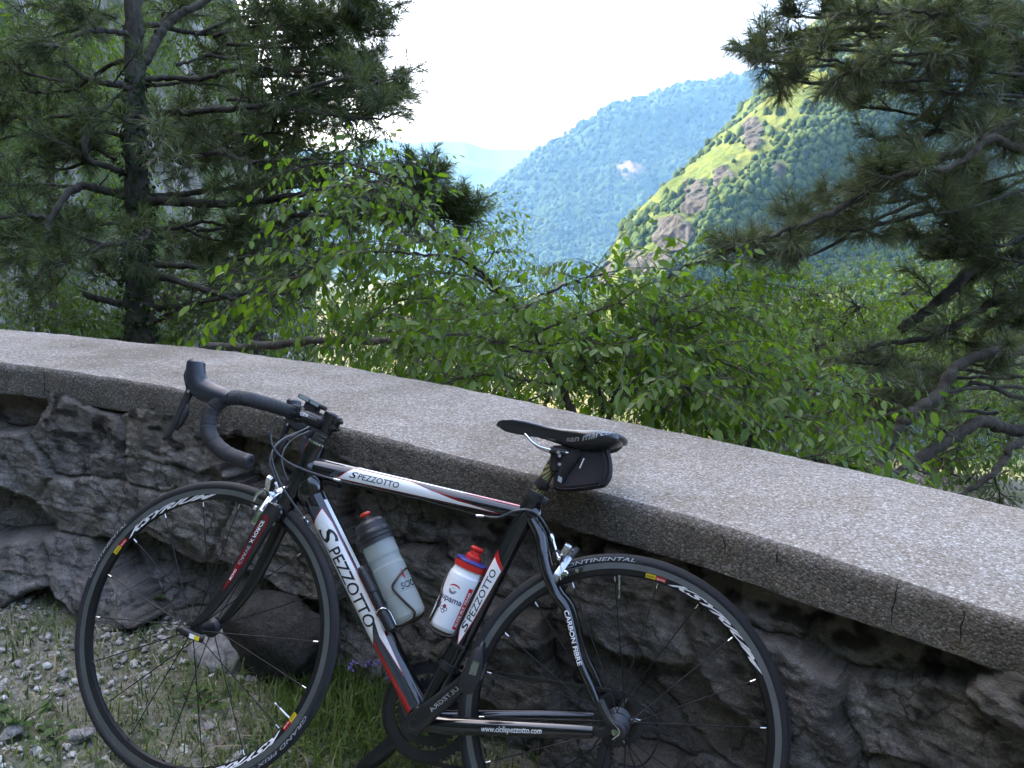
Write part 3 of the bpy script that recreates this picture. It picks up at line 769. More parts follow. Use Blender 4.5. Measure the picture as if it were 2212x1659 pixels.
# ---- wheels
def wheel(nsp, front):
    T = (lambda V: steer(np.asarray(V) + npv(WB, 0, 0))) if front else up
    root = bpy.data.objects.new("wheel", None); root.empty_display_size = .1; COL.objects.link(root); root.parent = bike
    root.location = T(np.zeros((1, 3)))[0]; o0 = npv(*root.location)
    X = lambda V: T(V) - o0
    def circ(phi, r, y):   # phi clockwise from the top as seen from the left
        return np.stack([-np.sin(phi) * r, np.full(np.shape(phi), y) if np.ndim(y) == 0 else y, np.cos(phi) * r], -1)
    # tyre
    mb = MB(X); th = np.linspace(0, 2 * np.pi, 145)[:-1]; ps = np.linspace(0, 2 * np.pi, 19)[:-1]
    rr = .3222 + .0118 * np.cos(ps); yy = .0118 * np.sin(ps)
    V = np.stack([-np.sin(th)[:, None] * rr, np.broadcast_to(yy, (144, 18)), np.cos(th)[:, None] * rr], -1)
    i = np.arange(144 * 18).reshape(144, 18); F = np.stack([i, np.roll(i, -1, 0), np.roll(np.roll(i, -1, 0), -1, 1), np.roll(i, -1, 1)], -1)
    tread = np.abs(np.cos(ps + np.pi / 18)) * (np.cos(ps + np.pi / 18) > 0) > .80
    mb.add(V.reshape(-1, 3), F[:, ~tread].reshape(-1, 4), M_TYRE); mb.add(V.reshape(-1, 3), F[:, tread].reshape(-1, 4), M_TREAD)
    def f_ty(u, v, off):   # u = angle, v = radius on the left sidewall
        c = np.clip((v - .3222) / .0118, -.95, .95); y = (.0118 + off) * np.sqrt(1 - c * c)
        return np.stack([-np.sin(u) * v, y, np.cos(u) * v], -1)
    def tyre_text(t, u0, length, v0, h, m=M_LETG):
        V, F = text_shape(t, .25, .01); V = V * npv(length / V[:, 0].max(), h); lay(mb, V + npv(u0, v0), F, f_ty, m, .0006, .05)
    if front:
        tyre_text("CONTINENTAL", R(-80), R(27), .3215, .0062); tyre_text("GRAND PRIX 4000 S II", R(112), R(44), .3195, .0066)
        lay_poly(mb, [(R(146.5), .3200), (R(148), .3200), (R(148), .3258), (R(146.5), .3258)], f_ty, simple("orange mark", (.5, .18, .03), .5), .0008, .05)
    else:
        tyre_text("CONTINENTAL", R(-31), R(29), .3195, .0075); tyre_text("GRAND PRIX 4000 S II", R(150), R(44), .3195, .0066)
    mb.build("tyre", root, sharp=60)
    # rim
    mb = MB(X)
    pr = [(.3165, .0098), (.3160, .0098), (.3035, .0096), (.3030, .0091), (.2920, .0062), (.2895, 0), (.2920, -.0062), (.3030, -.0091), (.3035, -.0096), (.3160, -.0098), (.3165, -.0098)]
    lathe(mb, pr, M_RIM, (0, 0, 0), (0, 1, 0), 144, True, [M_TRACK, M_TRACK, M_RIM, M_RIM, M_RIM, M_RIM, M_RIM, M_RIM, M_TRACK, M_TRACK])
    def f_rim(u, v, off):
        y = np.interp(v, [.2905, .292, .303, .316], [.0035, .0062, .0091, .0098]) + off
        return np.stack([-np.sin(u) * v, y, np.cos(u) * v], -1)
    for a0 in ((R(-66), R(114)) if front else (R(2.5), R(182.5))):
        lay_poly(mb, [(a0, .2930), (a0 + R(4.0), .2930), (a0 + R(4.0), .3022), (a0, .3022)], f_rim, M_YEL, .0006, .03)
        lay_poly(mb, [(a0 + R(4.0), .2930), (a0 + R(8.2), .2930), (a0 + R(8.2), .3022), (a0 + R(4.0), .3022)], f_rim, M_RED, .0006, .03)
        for t, u, l, h, m in (("mavic", .4, 3.2, .0050, M_LET), ("ksyrium", 4.5, 3.3, .0036, M_LETW)):
            V, F = text_shape(t, .2, .01); V = V * npv(R(l) / V[:, 0].max(), h); lay(mb, V + npv(a0 + R(u), .2952), F, f_rim, m, .0009, .03)
        V, F = text_shape("KSYRIUM", .75, .035); V = V * npv(R(49) / V[:, 0].max(), .0098); lay(mb, V + npv(a0 + R(9.2), .2928), F, f_rim, M_LETW, .0006, .03)
    rim = mb.build("rim", root, sharp=50)
    # hub
    mb = MB(X); hw = .035 if front else .036
    lathe(mb, [(0, -hw - .016), (.008, -hw - .016), (.009, -hw - .006), (.021, -hw - .002), (.022, -hw + .002), (.014, -hw + .008), (.0125, 0), (.014, hw - .008), (.022, hw - .002), (.021, hw + .002), (.009, hw + .006), (.008, hw + .014), (0, hw + .014)] if front else
          [(0, -.064), (.009, -.064), (.017, -.02), (.026, -.018), (.026, -.014), (.017, -.008), (.016, .02), (.024, .032), (.024, .036), (.011, .042), (.009, .063), (0, .063)], M_PLAST if front else M_DALU, (0, 0, 0), (0, 1, 0), 28)
    mb.build("hub", root, sharp=35)
    # spokes with bright nipples
    fl = ((hw, 1), (-hw, -1)) if front else ((.034, 1), (-.016, -1))
    off0 = R(4 if front else 8)
    for k_ in range(nsp):
        yf, sg = fl[k_ % 2]; ph = off0 + 2 * np.pi * k_ / nsp
        lead = 0.0 if front else (R(38) * (1 if (k_ // 2) % 2 else -1) if (sg < 0) else R(20) * (1 if (k_ // 2) % 2 else -1))
        hr = .019 if front else .023
        a = circ(np.array([ph + lead]), hr, yf)[0]; b = circ(np.array([ph]), .2905, .0015 * sg)[0]
        d = nrm(b - a); mb = MB(X)
        tube(mb, [a, a + (b - a) * .5, b - d * .012], .00125, M_SPOKE, 6); tube(mb, [b - d * .014, b - d * .002], .0021, M_CHR, 8); tube(mb, [b - d * .003, b + d * .002], .0026, M_RIM, 8)
        if front and k_ == 3: pass
        mb.build("spoke", root)
    mb = MB(X)      # valve
    pv = R(118 if front else -8); a = circ(np.array([pv]), .2900, 0.)[0]; d = -nrm(a)
    tube(mb, [a, a + d * .030], .0028, M_CHR, 10); tube(mb, [a + d * .03, a + d * .042], .0019, M_WIRE, 8); tube(mb, [a + d * .042, a + d * .047], .0029, M_CHR, 8)
    mb.build("valve", root)
    return root, X
rearw, XR = wheel(20, False)
frontw, XF = wheel(18, True)
# quick releases
mb = MB(XR)
lathe(mb, [(0, .0), (.010, 0), (.011, .004), (.010, .014), (.006, .018), (0, .018)], M_CHR, (0, .066, 0), (0, 1, 0), 20)
tube(mb, spline([(0, .083, -.012), (-.012, .085, -.004), (-.006, .085, .010), (.016, .083, .016), (.042, .080, .048)], 4), np.linspace(.0035, .0055, 17), M_PLAST, 10, up=(0, 1, 0), rb=np.linspace(.006, .010, 17))
tube(mb, spline([(.006, .0865, -.014), (-.006, .089, .002), (.016, .0875, .022), (.040, .084, .050)], 5), .0012, M_CHR, 8)
mb.build("quick_release", rearw, sharp=40)
mb = MB(XR); lathe(mb, [(0, 0), (.009, 0), (.008, -.012), (0, -.013)], M_CHR, (0, -.066, 0), (0, 1, 0), 18); mb.build("axle_nut", rearw, sharp=40)
mb = MB(XF)
lathe(mb, [(0, 0), (.010, 0), (.011, .004), (.0095, .016), (.006, .021), (0, .021)], M_PLAST, (0, .052, 0), (0, 1, 0), 20)
tube(mb, spline([(.012, .078, .004), (-.004, .079, .004), (-.030, .076, -.002), (-.052, .071, -.006)], 5), [.004] * 6 + [.005] * 6 + [.006] * 4, M_PLAST, 10, up=(0, 1, 0), rb=[.006] * 4 + [.0075] * 8 + [.0085] * 4)
box(mb, (-.030, .0817, -.003), (.012, .0008, .009), M_LETW, 0, X=(-1, -.07, -.12)); box(mb, (-.042, .0805, -.0045), (.012, .0008, .009), M_YEL, 0, X=(-1, -.07, -.12))
mb.build("quick_release", frontw, sharp=40)
mb = MB(XF); lathe(mb, [(0, 0), (.009, 0), (.008, -.012), (0, -.013)], M_CHR, (0, -.054, 0), (0, 1, 0), 18); mb.build("axle_nut", frontw, sharp=40)

# ---- fork
fk = MB(steer)
tube(fk, lin((.8165, 0, .290), (.8095, 0, .312), 4), [.026, .0255, .0235, .021], M_BLK, 24, up=YU)
prism(fk, [(-.024, -.018), (.024, -.020), (.026, .004), (.016, .016), (-.016, .016), (-.026, .002)], -.034, .034, M_BLK, .008, (.8205, 0, .289), X=PRP, Z=AXS, seg=3, smooth=True)
for sgn in (1, -1):
    P = spline([(.818, .030 * sgn, .300), (.8265, .0345 * sgn, .270), (.840, .040 * sgn, .225), (.858, .045 * sgn, .165), (.880, .048 * sgn, .105), (.908, .050 * sgn, .050), (.937, .0515 * sgn, .010)], 7)
    k = len(P); t_ = np.linspace(0, 1, k)
    tube(fk, P, np.interp(t_, [0, .15, .6, 1], [.010, .0100, .0085, .0065]), M_CARB, 20, up=YU, rb=np.interp(t_, [0, .15, .6, 1], [.019, .0195, .0155, .0085]))
    prism(fk, [(-.012, .018), (.008, .024), (.012, .004), (.009, -.009), (-.005, -.010), (-.010, -.002)], .0495 * sgn - .003, .0495 * sgn + .003, M_PLAST, .001, (WB - .004, 0, 0))
    if sgn > 0:
        # sticker: u along the blade, v across it
        cum = np.concatenate([[0], np.cumsum(np.linalg.norm(np.diff(P, axis=0), axis=1))]); Tn = nrm(np.gradient(P, axis=0)); Cn = nrm(np.cross(Tn, npv(0, 1, 0)))
        ra = np.interp(t_, [0, .15, .6, 1], [.019, .0195, .0155, .0085]); rb2 = np.interp(t_, [0, .15, .6, 1], [.010, .0100, .0085, .0065])
        def f_fk(u, v, off):
            I = lambda A: np.stack([np.interp(u, cum, A[:, j]) for j in range(3)], -1)
            a = np.interp(u, cum, ra); c = np.interp(u, cum, rb2); s_ = np.clip(v / a, -.97, .97)
            Yn = np.cross(I(Cn), I(Tn)); Yn = Yn * np.sign(Yn[:, 1:2])
            return I(P) + I(Cn) * (s_ * (a + off))[:, None] + Yn * ((c + off) * np.sqrt(1 - s_ * s_))[:, None]
        s1 = 1.0
        lay_poly(fk, [(.030, -.006), (.026, 0), (.030, .006), (.045, .0095), (.13, .0085), (.20, .003), (.215, 0), (.20, -.003), (.13, -.0095), (.045, -.0100)], f_fk, M_DRED, .0007)
        lay_poly(fk, [(.036, -.004), (.036, .006), (.10, .006), (.150, -.003), (.10, -.006), (.05, -.006)], f_fk, M_LET, .0010)
        FKSIGN = np.sign((nrm(np.gradient(P, axis=0))[10] @ npv(0, 0, -1)))
        lay_text(fk, "CARVE", lambda u, v, off: f_fk(.150 - u, -v, off), M_LETG, .0013, .004, -.003, .0065, .046, .2, .01)
        lay_text(fk, "X FORCE", lambda u, v, off: f_fk(.150 - u, -v, off), M_LETW, .0013, .054, -.0045, .0075, .056, .2, .014)
        lay_text(fk, "MONO", lambda u, v, off: f_fk(.150 - u, -v, off), M_LETW, .0013, -.034, -.002, .0045, .026, 0, .01)
fork = part(fk, "fork")

# ---- stem, bar, hoods
sm = MB(steer)
SA = AXS
tube(sm, lin(npv(.7632, 0, .4575), npv(.7632, 0, .4575) + SA * .028, 4), .0172, M_PLAST, 22, up=YU)
for i in (1, 2): lathe(sm, [(.0176, -.0004), (.0176, .0004)], M_CHR, npv(.7632, 0, .4575) + SA * .0095 * i, SA, 22)
ctr = npv(.7632, 0, .4575) + SA * .050
tube(sm, lin(ctr - SA * .021, ctr + SA * .021, 4), .0195, M_BLK, 22, up=YU)
tube(sm, lin(ctr + SA * .021, ctr + SA * .0255, 3), [.0185, .018, .015], M_DALU, 22, up=YU)
disc(sm, ctr + SA * .0257, SA, .0065, M_CHR)
tube(sm, spline([ctr + npv(.012, 0, 0), ctr + npv(.045, 0, .008), npv(.818, 0, .514)], 4), .0155, M_DALU, 20, up=YU, rb=.0165)
for z in (-.010, .008): lathe(sm, [(0, -.016), (.0055, -.016), (.0055, .016), (0, .016)], M_DALU, ctr - npv(.021, 0, 0) + SA * z, (0, 1, 0), 12)
box(sm, ctr - npv(.020, 0, 0), (.012, .018, .036), M_BLK, .003, X=PRP, Z=SA)
lathe(sm, [(0, -.021), (.0185, -.021), (.0195, -.019), (.0195, .019), (.0185, .021), (0, .021)], M_DALU, (.836, 0, .515), (0, 1, 0), 24)
for y in (-.013, .013):
    for z in (-.013, .013): lathe(sm, [(0, .003), (.004, .003), (.004, -.004)], M_CHR, (.8555, y, .515 + z), (1, 0, 0), 10)
f_sm = on_tube(ctr + npv(.02, 0, .004), (.818, 0, .514), .0165, .0155)
for t_u, wd in ((.008, .0016), (.014, .0012)): lay_poly(sm, [(.002, .004 - t_u * .6), (.052, .009 - t_u * .6), (.052, .009 + wd - t_u * .6), (.002, .004 + wd - t_u * .6)], f_sm, M_LETG, .0006)
lay_text(sm, "FSA", lambda u, v, off: f_sm(.056 - u, -v, off), M_LETW, .0008, .006, -.006, .008, .022, .4, .01)
part(sm, "stem")
hb = bpy.data.objects.new("handlebar", None); COL.objects.link(hb); hb.parent = bike; hb.empty_display_size = .05
for sgn in (1, -1):
    Pb = spline([(.836, 0, .515), (.836, .035 * sgn, .515)], 3)
    if sgn > 0:
        mb = MB(steer); tube(mb, lin((.836, -.06, .515), (.836, .06, .515), 8), .0152, M_DALU, 20); part(mb, "bar", hb)
    pts = [(.836, .046 * sgn, .515), (.836, .105 * sgn, .5145), (.8375, .160 * sgn, .512), (.846, .193 * sgn, .511), (.869, .2075 * sgn, .508), (.893, .211 * sgn, .497), (.908, .212 * sgn, .474), (.9085, .213 * sgn, .444), (.894, .214 * sgn, .4175), (.866, .215 * sgn, .398), (.833, .216 * sgn, .387), (.792, .217 * sgn, .381)]
    P = spline(pts, 14); cum = np.concatenate([[0], np.cumsum(np.linalg.norm(np.diff(P, axis=0), axis=1))])
    # wound tape: a shallow step every turn
    ph = (cum / .0205) % 1.0; r = .0158 + .0007 * (1 - ph) - .0010 * (ph > .93); r[:3] *= .93
    mb = MB(steer); tube(mb, P, r, M_TAPE, 20); part(mb, "bar_tape", hb, 30)
    mb = MB(steer); d = nrm(P[-1] - P[-3]); lathe(mb, [(.0158, -.006), (.0166, -.004), (.0166, .001), (.014, .004), (.008, .0045), (.007, .002), (0, .002)], M_PLAST, P[-1], d, 22); part(mb, "bar_end_plug", hb)
    # brake hood and lever
    y = .211 * sgn
    mb = MB(steer)
    H = spline([(.874, y, .5045), (.890, y, .506), (.912, y, .5085), (.934, y, .513), (.952, y + .001 * sgn, .520), (.9645, y + .002 * sgn, .535), (.970, y + .003 * sgn, .552), (.973, y + .003 * sgn, .567), (.9735, y + .003 * sgn, .5745)], 5)
    k = len(H); q_ = np.linspace(0, 1, k)
    tube(mb, H, np.interp(q_, [0, .2, .45, .7, .9, 1], [.0165, .0170, .0160, .0175, .0180, .0125]), M_RUBB, 20, up=(0, 1, 0), rb=np.interp(q_, [0, .15, .4, .6, .8, .93, 1], [.0165, .0205, .0240, .0235, .0205, .0195, .013]))
    hood = part(mb, "brake_hood", hb, 50)
    mb = MB(steer)
    prism(mb, [(.962, .497), (.976, .507), (.992, .537), (.990, .558), (.979, .552), (.967, .522)], y - .010, y + .012, M_PLAST, .004, seg=2, smooth=True)
    Lv = spline([(.972, y, .512), (.978, y + .001 * sgn, .485), (.983, y + .003 * sgn, .455), (.988, y + .005 * sgn, .430), (.994, y + .008 * sgn, .408), (1.000, y + .010 * sgn, .396)], 5); k = len(Lv); q_ = np.linspace(0, 1, k)
    tube(mb, Lv, np.interp(q_, [0, .5, 1], [.008, .0065, .005]), M_PLAST, 12, up=(0, 1, 0), rb=np.interp(q_, [0, .25, .6, .85, 1], [.010, .0085, .0075, .006, .0035]))
    prism(mb, [(.966, .480), (.974, .478), (.980, .440), (.982, .420), (.972, .432), (.963, .462)], y - .004, y + .005, M_PLAST, .0015)
    lathe(mb, [(0, .0135), (.0035, .0135), (.0035, -.0135), (0, -.0135)], M_CHR, (.9675, y, .505), (0, 1, 0), 10)
    tube(mb, [(.9865, y + .0125 * sgn, .553), (.9815, y + .0135 * sgn, .536), (.9765, y + .013 * sgn, .522)], .0011, M_CHR, 6)
    part(mb, "brake_lever", hood)
# cables in front of the head tube
for nm, pts, rad in (("brake_cable", [(.873, -.165, .500), (.868, -.10, .475), (.872, -.02, .440), (.866, .012, .400), (.846, .018, .368), (.838, .012, .349)], .0024),
                     ("brake_cable", [(.851, .05, .497), (.862, .045, .470), (.852, .042, .432), (.818, .036, .404), (.772, .028, .3905), (.722, .022, .383), (.695, .0205, .381)], .0025),
                     ("gear_cable", [(.860, -.12, .490), (.870, -.03, .45), (.860, .02, .41), (.822, .030, .355), (.792, .030, .325), (.765, .0275, .300), (.745, .0265, .284)], .0021),
                     ("gear_cable", [(.858, -.14, .488), (.866, -.07, .455), (.862, -.035, .41), (.830, -.032, .355), (.785, -.032, .31), (.745, -.0265, .284)], .0021)):
    mb = MB(up); tube(mb, spline(pts, 8), rad, M_CABLE, 8)
    e = npv(*pts[-1]); d = nrm(e - npv(*pts[-2]))
    tube(mb, [e - d * .004, e + d * .012], .0032, M_CHR, 10)
    part(mb, nm)
mb = MB(up)
for y in (.0265, -.0265):
    a = npv(.745, y, .284); d = nrm(npv(.70, y, .225) - a)
    tube(mb, [a, a + d * .010, a + d * .011, a + d * .02], [.0045, .0045, .0035, .003], M_DALU, 10)
tube(mb, [(.733, .0265, .270), (.60, .012, .165), (.425, .004, -.102)], .0008, M_WIRE, 6); tube(mb, [(.733, -.0265, .270), (.60, -.012, .165), (.425, -.004, -.102)], .0008, M_WIRE, 6)
tube(mb, [(.695, .0205, .381), (.50, .012, .3705), (.349, .014, .3575)], .0007, M_WIRE, 6)
part(mb, "bare_cable")
mb = MB(up)
pts = [(.349, .014, .3575), (.312, .022, .361), (.280, .030, .379), (.250, .032, .3875), (.226, .028, .380), (.207, .018, .360), (.197, .006, .345)]
tube(mb, spline(pts, 8), .0025, M_CABLE, 10); tube(mb, lin((.362, .013, .3565), (.345, .0145, .3578), 3), .0034, M_CHR, 10); part(mb, "brake_cable")

# ---- calipers
mb = MB(steer)   # front: polished arms before the crown
arm = [(-.030, -.052), (-.020, -.056), (-.016, -.040), (-.008, -.014), (.006, -.004), (.026, .008), (.040, .030), (.034, .036), (.018, .024), (-.004, .014), (-.020, .000), (-.030, -.026)]
def caliper(mb, c, fx, fz, m, flip):
    fx = nrm(npv(*fx)); fz = nrm(npv(*fz))
    # profile lies across the bike (Y) and along fz; thickness along fx
    for sg, dy in ((1, .000), (-1, .012)):
        P = [(p[0] * sg * flip, p[1] * flip) for p in arm]
        if sg < 0: P = P[::-1]
        prism(mb, P, -.007 + dy, .008 + dy, m, .0028, npv(*c), X=(0, 1, 0), Z=fz, seg=2, smooth=True)
    lathe(mb, [(0, -.012), (.0075, -.012), (.0075, .024), (.006, .026), (0, .026)], M_CHR, npv(*c), fx, 14)
caliper(mb, (.850, 0, .319), PRP, AXS, M_CHR, 1.3)
for sg in (1, -1):
    prism(mb, [(-.020, -.005), (.026, -.003), (.028, .006), (-.018, .007)], -.004, .005, M_PLAST, .0015, (.860, .0165 * sg, .280), X=nrm(npv(.94, 0, .30)))
    lathe(mb, [(0, 0), (.0055, 0), (.0055, .012), (0, .014)], M_CHR, (.866, .020 * sg, .287), (0, sg, 0), 12)
tube(mb, [(.839, .012, .352), (.846, .020, .330)], .0035, M_CHR, 10)
tube(mb, spline([(.858, .025, .330), (.870, .028, .318), (.876, .026, .302)], 4), .005, M_CHR, 10)
part(mb, "brake_caliper")
mb = MB(up)      # rear
fz = nrm(npv(-.40, 0, .92)); fx = nrm(npv(-.92, 0, -.40))
caliper(mb, (.166, 0, .297), fx, fz, M_ALU, 1.1)
for sg in (1, -1):
    prism(mb, [(-.026, -.005), (.022, -.006), (.024, .005), (-.026, .006)], -.004, .005, M_PLAST, .0015, (.141, .0165 * sg, .2775), X=nrm(npv(.95, 0, -.30)))
    lathe(mb, [(0, 0), (.0062, 0), (.0062, .010), (.004, .012), (0, .012)], M_CHR, (.150, .0195 * sg, .272), (0, sg, 0), 12)
    lathe(mb, [(0, 0), (.004, 0), (.004, .006), (0, .006)], M_CHR, (.127, .0205 * sg, .2815), (0, sg, 0), 10)
lathe(mb, [(0, -.008), (.0045, -.008), (.0055, -.003), (.0055, .003), (.0042, .009), (0, .009)], M_CHR, (.191, .012, .338), nrm(npv(-.45, .2, -1)), 12)
tube(mb, [(.186, .016, .330), (.170, .026, .300)], .0036, M_CHR, 10); tube(mb, [(.168, .026, .300), (.154, .030, .262)], .0008, M_WIRE, 6); tube(mb, [(.1605, .030, .270), (.157, .031, .257)], .0016, M_CHR, 8)
box(mb, (.172, .018, .303), (.022, .016, .024), M_DALU, .003, X=fx, Z=fz)
lathe(mb, [(0, 0), (.0045, 0), (.0045, .008), (0, .010)], M_CHR, (.168, .026, .300), (0, 1, 0), 12)
part(mb, "brake_caliper")

# ---- seat post, clamp, saddle
mb = MB(up); a, b = npv(.248, 0, .405), npv(.2065, 0, .520)
tube(mb, lin(a, b, 10), .0138, M_WEAVE, 24, up=YU); part(mb, "seat_post")
mb = MB(up); d = nrm(b - a)
lathe(mb, [(.0145, -.010), (.0195, -.009), (.0200, -.007), (.0200, .007), (.0195, .009), (.0142, .010)], M_PLAST, npv(.2435, 0, .4195), d, 26)
box(mb, npv(.2215, 0, .4115), (.018, .014, .018), M_PLAST, .003, X=np.cross(npv(0, 1, 0), d), Z=d); part(mb, "seat_clamp")
mb = MB(up)
st_x = [(.354, .010, .566, .003), (.350, .0165, .573, .010), (.338, .0195, .579, .026), (.318, .0205, .583, .034), (.290, .0215, .5825, .034), (.262, .0235, .580, .029), (.235, .028, .5775, .028), (.208, .037, .5765, .029), (.182, .050, .5775, .034), (.155, .062, .580, .036), (.128, .068, .5835, .036), (.102, .0675, .585, .030), (.086, .060, .583, .022), (.076, .044, .580, .012), (.073, .026, .577, .005)]
sec = []
for (x, w, zt, dp) in st_x:
    th = np.linspace(0, 2 * np.pi, 29)[:-1]
    ring = []
    for a_ in th:
        c, s_ = math.cos(a_), math.sin(a_)
        if s_ >= 0: yv = w * np.sign(c) * abs(c) ** .75; zv = zt - .30 * w * (1 - abs(s_) ** .55 if abs(c) > 1e-6 else 0) - .004
        else: yv = w * np.sign(c) * abs(c) ** .55 * (1 - .25 * abs(s_)); zv = zt - .30 * w - .004 - dp * abs(s_) ** .9 * (.9 if abs(yv) > w * .55 else .45)
        ring.append((x, yv, zv))
    sec.append(ring)
V = np.array(sec); nS = len(sec); i = np.arange(nS * 28).reshape(nS, 28)
F = np.stack([i[:-1], np.roll(i[:-1], -1, 1), np.roll(i[1:], -1, 1), i[1:]], -1).reshape(-1, 4)
mb.add(V.reshape(-1, 3), F, M_SADD); mb.add(V[0], [tuple(range(28))], M_SADD); mb.add(V[-1], [tuple(range(28))[::-1]], M_SADD)
def f_sd(u, v, off):   # u backwards from x = .192; v = -1 skirt edge, 0 shoulder, up to 1 on top
    x = .192 - u; xs_ = [q[0] for q in st_x][::-1]; G_ = lambda j: np.interp(x, xs_, [q[j] for q in st_x][::-1]); w, zt, dp = G_(1), G_(2), G_(3)
    a_ = np.clip(v, -1, 1) * np.pi / 2; c, sn = np.cos(a_), np.abs(np.sin(a_)); top_ = v >= 0
    y = np.where(top_, w * c ** .75, w * c ** .55 * (1 - .25 * sn))
    z = np.where(top_, zt - .30 * w * (1 - sn ** .55) - .004, zt - .30 * w - .004 - dp * sn ** .9 * .9)
    return np.stack([x, y + off, z + off], -1)
V, F = text_shape("san marco", .15, .02); V = V * npv(.094 / V[:, 0].max(), .24); V[:, 1] += -.36 + V[:, 0] * 5.0
lay(mb, V, F, f_sd, M_LETG, .0012, .006)
sad = part(mb, "saddle", None, 60)
mb = MB(up)
for sg in (1, -1):
    tube(mb, spline([(.291, .009 * sg, .553), (.278, .016 * sg, .542), (.262, .021 * sg, .5305), (.240, .0215 * sg, .5235), (.20, .0215 * sg, .5215), (.168, .022 * sg, .5225), (.150, .026 * sg, .531), (.128, .032 * sg, .5475)], 6), .0036, M_CHR, 10)
part(mb, "saddle_rail", sad)
mb = MB(up)
box(mb, (.2065, 0, .5225), (.040, .050, .016), M_PLAST, .004, X=(1, 0, -.03)); lathe(mb, [(0, -.016), (.016, -.014), (.018, 0), (.016, .010), (0, .012)], M_PLAST, (.2075, 0, .515), (0, 0, 1), 18)
for sg in (1, -1): lathe(mb, [(0, 0), (.004, 0), (.004, .005), (0, .005)], M_CHR, (.205, .025 * sg, .519), (0, sg, 0), 10)
part(mb, "saddle_clamp", sad)
mb = MB(up)   # tail edge
tube(mb, spline([(.094, .052, .569), (.078, .042, .568), (.070, .018, .566), (.070, -.018, .566), (.078, -.042, .568), (.094, -.052, .569)], 5), .0065, M_PLAST, 10, up=(0, 0, 1), rb=.0055)
part(mb, "saddle_tail", sad)

# ---- drive train
def gear(mb, c, r, teeth, y0, y1, m, inner=0.0, depth=.005):
    n = teeth * 4; th = np.linspace(0, 2 * np.pi, n, endpoint=False); rr = r + depth * np.array([-.5, .5, .5, -.5] * teeth)
    o = [np.stack([c[0] + rr * np.cos(th), np.full(n, y), c[2] + rr * np.sin(th)], -1) for y in (y0, y1)]
    k = np.arange(n); k2 = (k + 1) % n
    V = np.concatenate(o); mb.add(V, np.stack([k, k2, k2 + n, k + n], -1), m, False)
    if inner:
        q = [np.stack([c[0] + inner * np.cos(th), np.full(n, y), c[2] + inner * np.sin(th)], -1) for y in (y0, y1)]
        W_ = np.concatenate(o + q); mb.add(W_, np.concatenate([np.stack([k, k2, k2 + 2 * n, k + 2 * n], -1), np.stack([k + n, k2 + n, k2 + 3 * n, k + 3 * n], -1), np.stack([k + 2 * n, k2 + 2 * n, k2 + 3 * n, k + 3 * n], -1)]), m, False)
    else:
        mb.add(o[0], [tuple(range(n))], m, False); mb.add(o[1], [tuple(range(n))], m, False)
BB = npv(.402, 0, -.075)
crk = bpy.data.objects.new("crankset", None); COL.objects.link(crk); crk.parent = bike; crk.empty_display_size = .05; crk.location = up(BB)
ck0 = up(BB); XC = lambda V: np.asarray(V, float) - BB
for r_, tth, y in ((.101, 50, -.047), (.070, 34, -.040)):
    mb = MB(XC); gear(mb, BB, r_, tth, y, y - .0035, M_PLAST if r_ > .08 else M_DALU, r_ - .022); mb.build("chainring", crk, sharp=30)
CA = nrm(npv(-.115, 0, .131)); CN = np.cross(npv(0, 1, 0), CA)
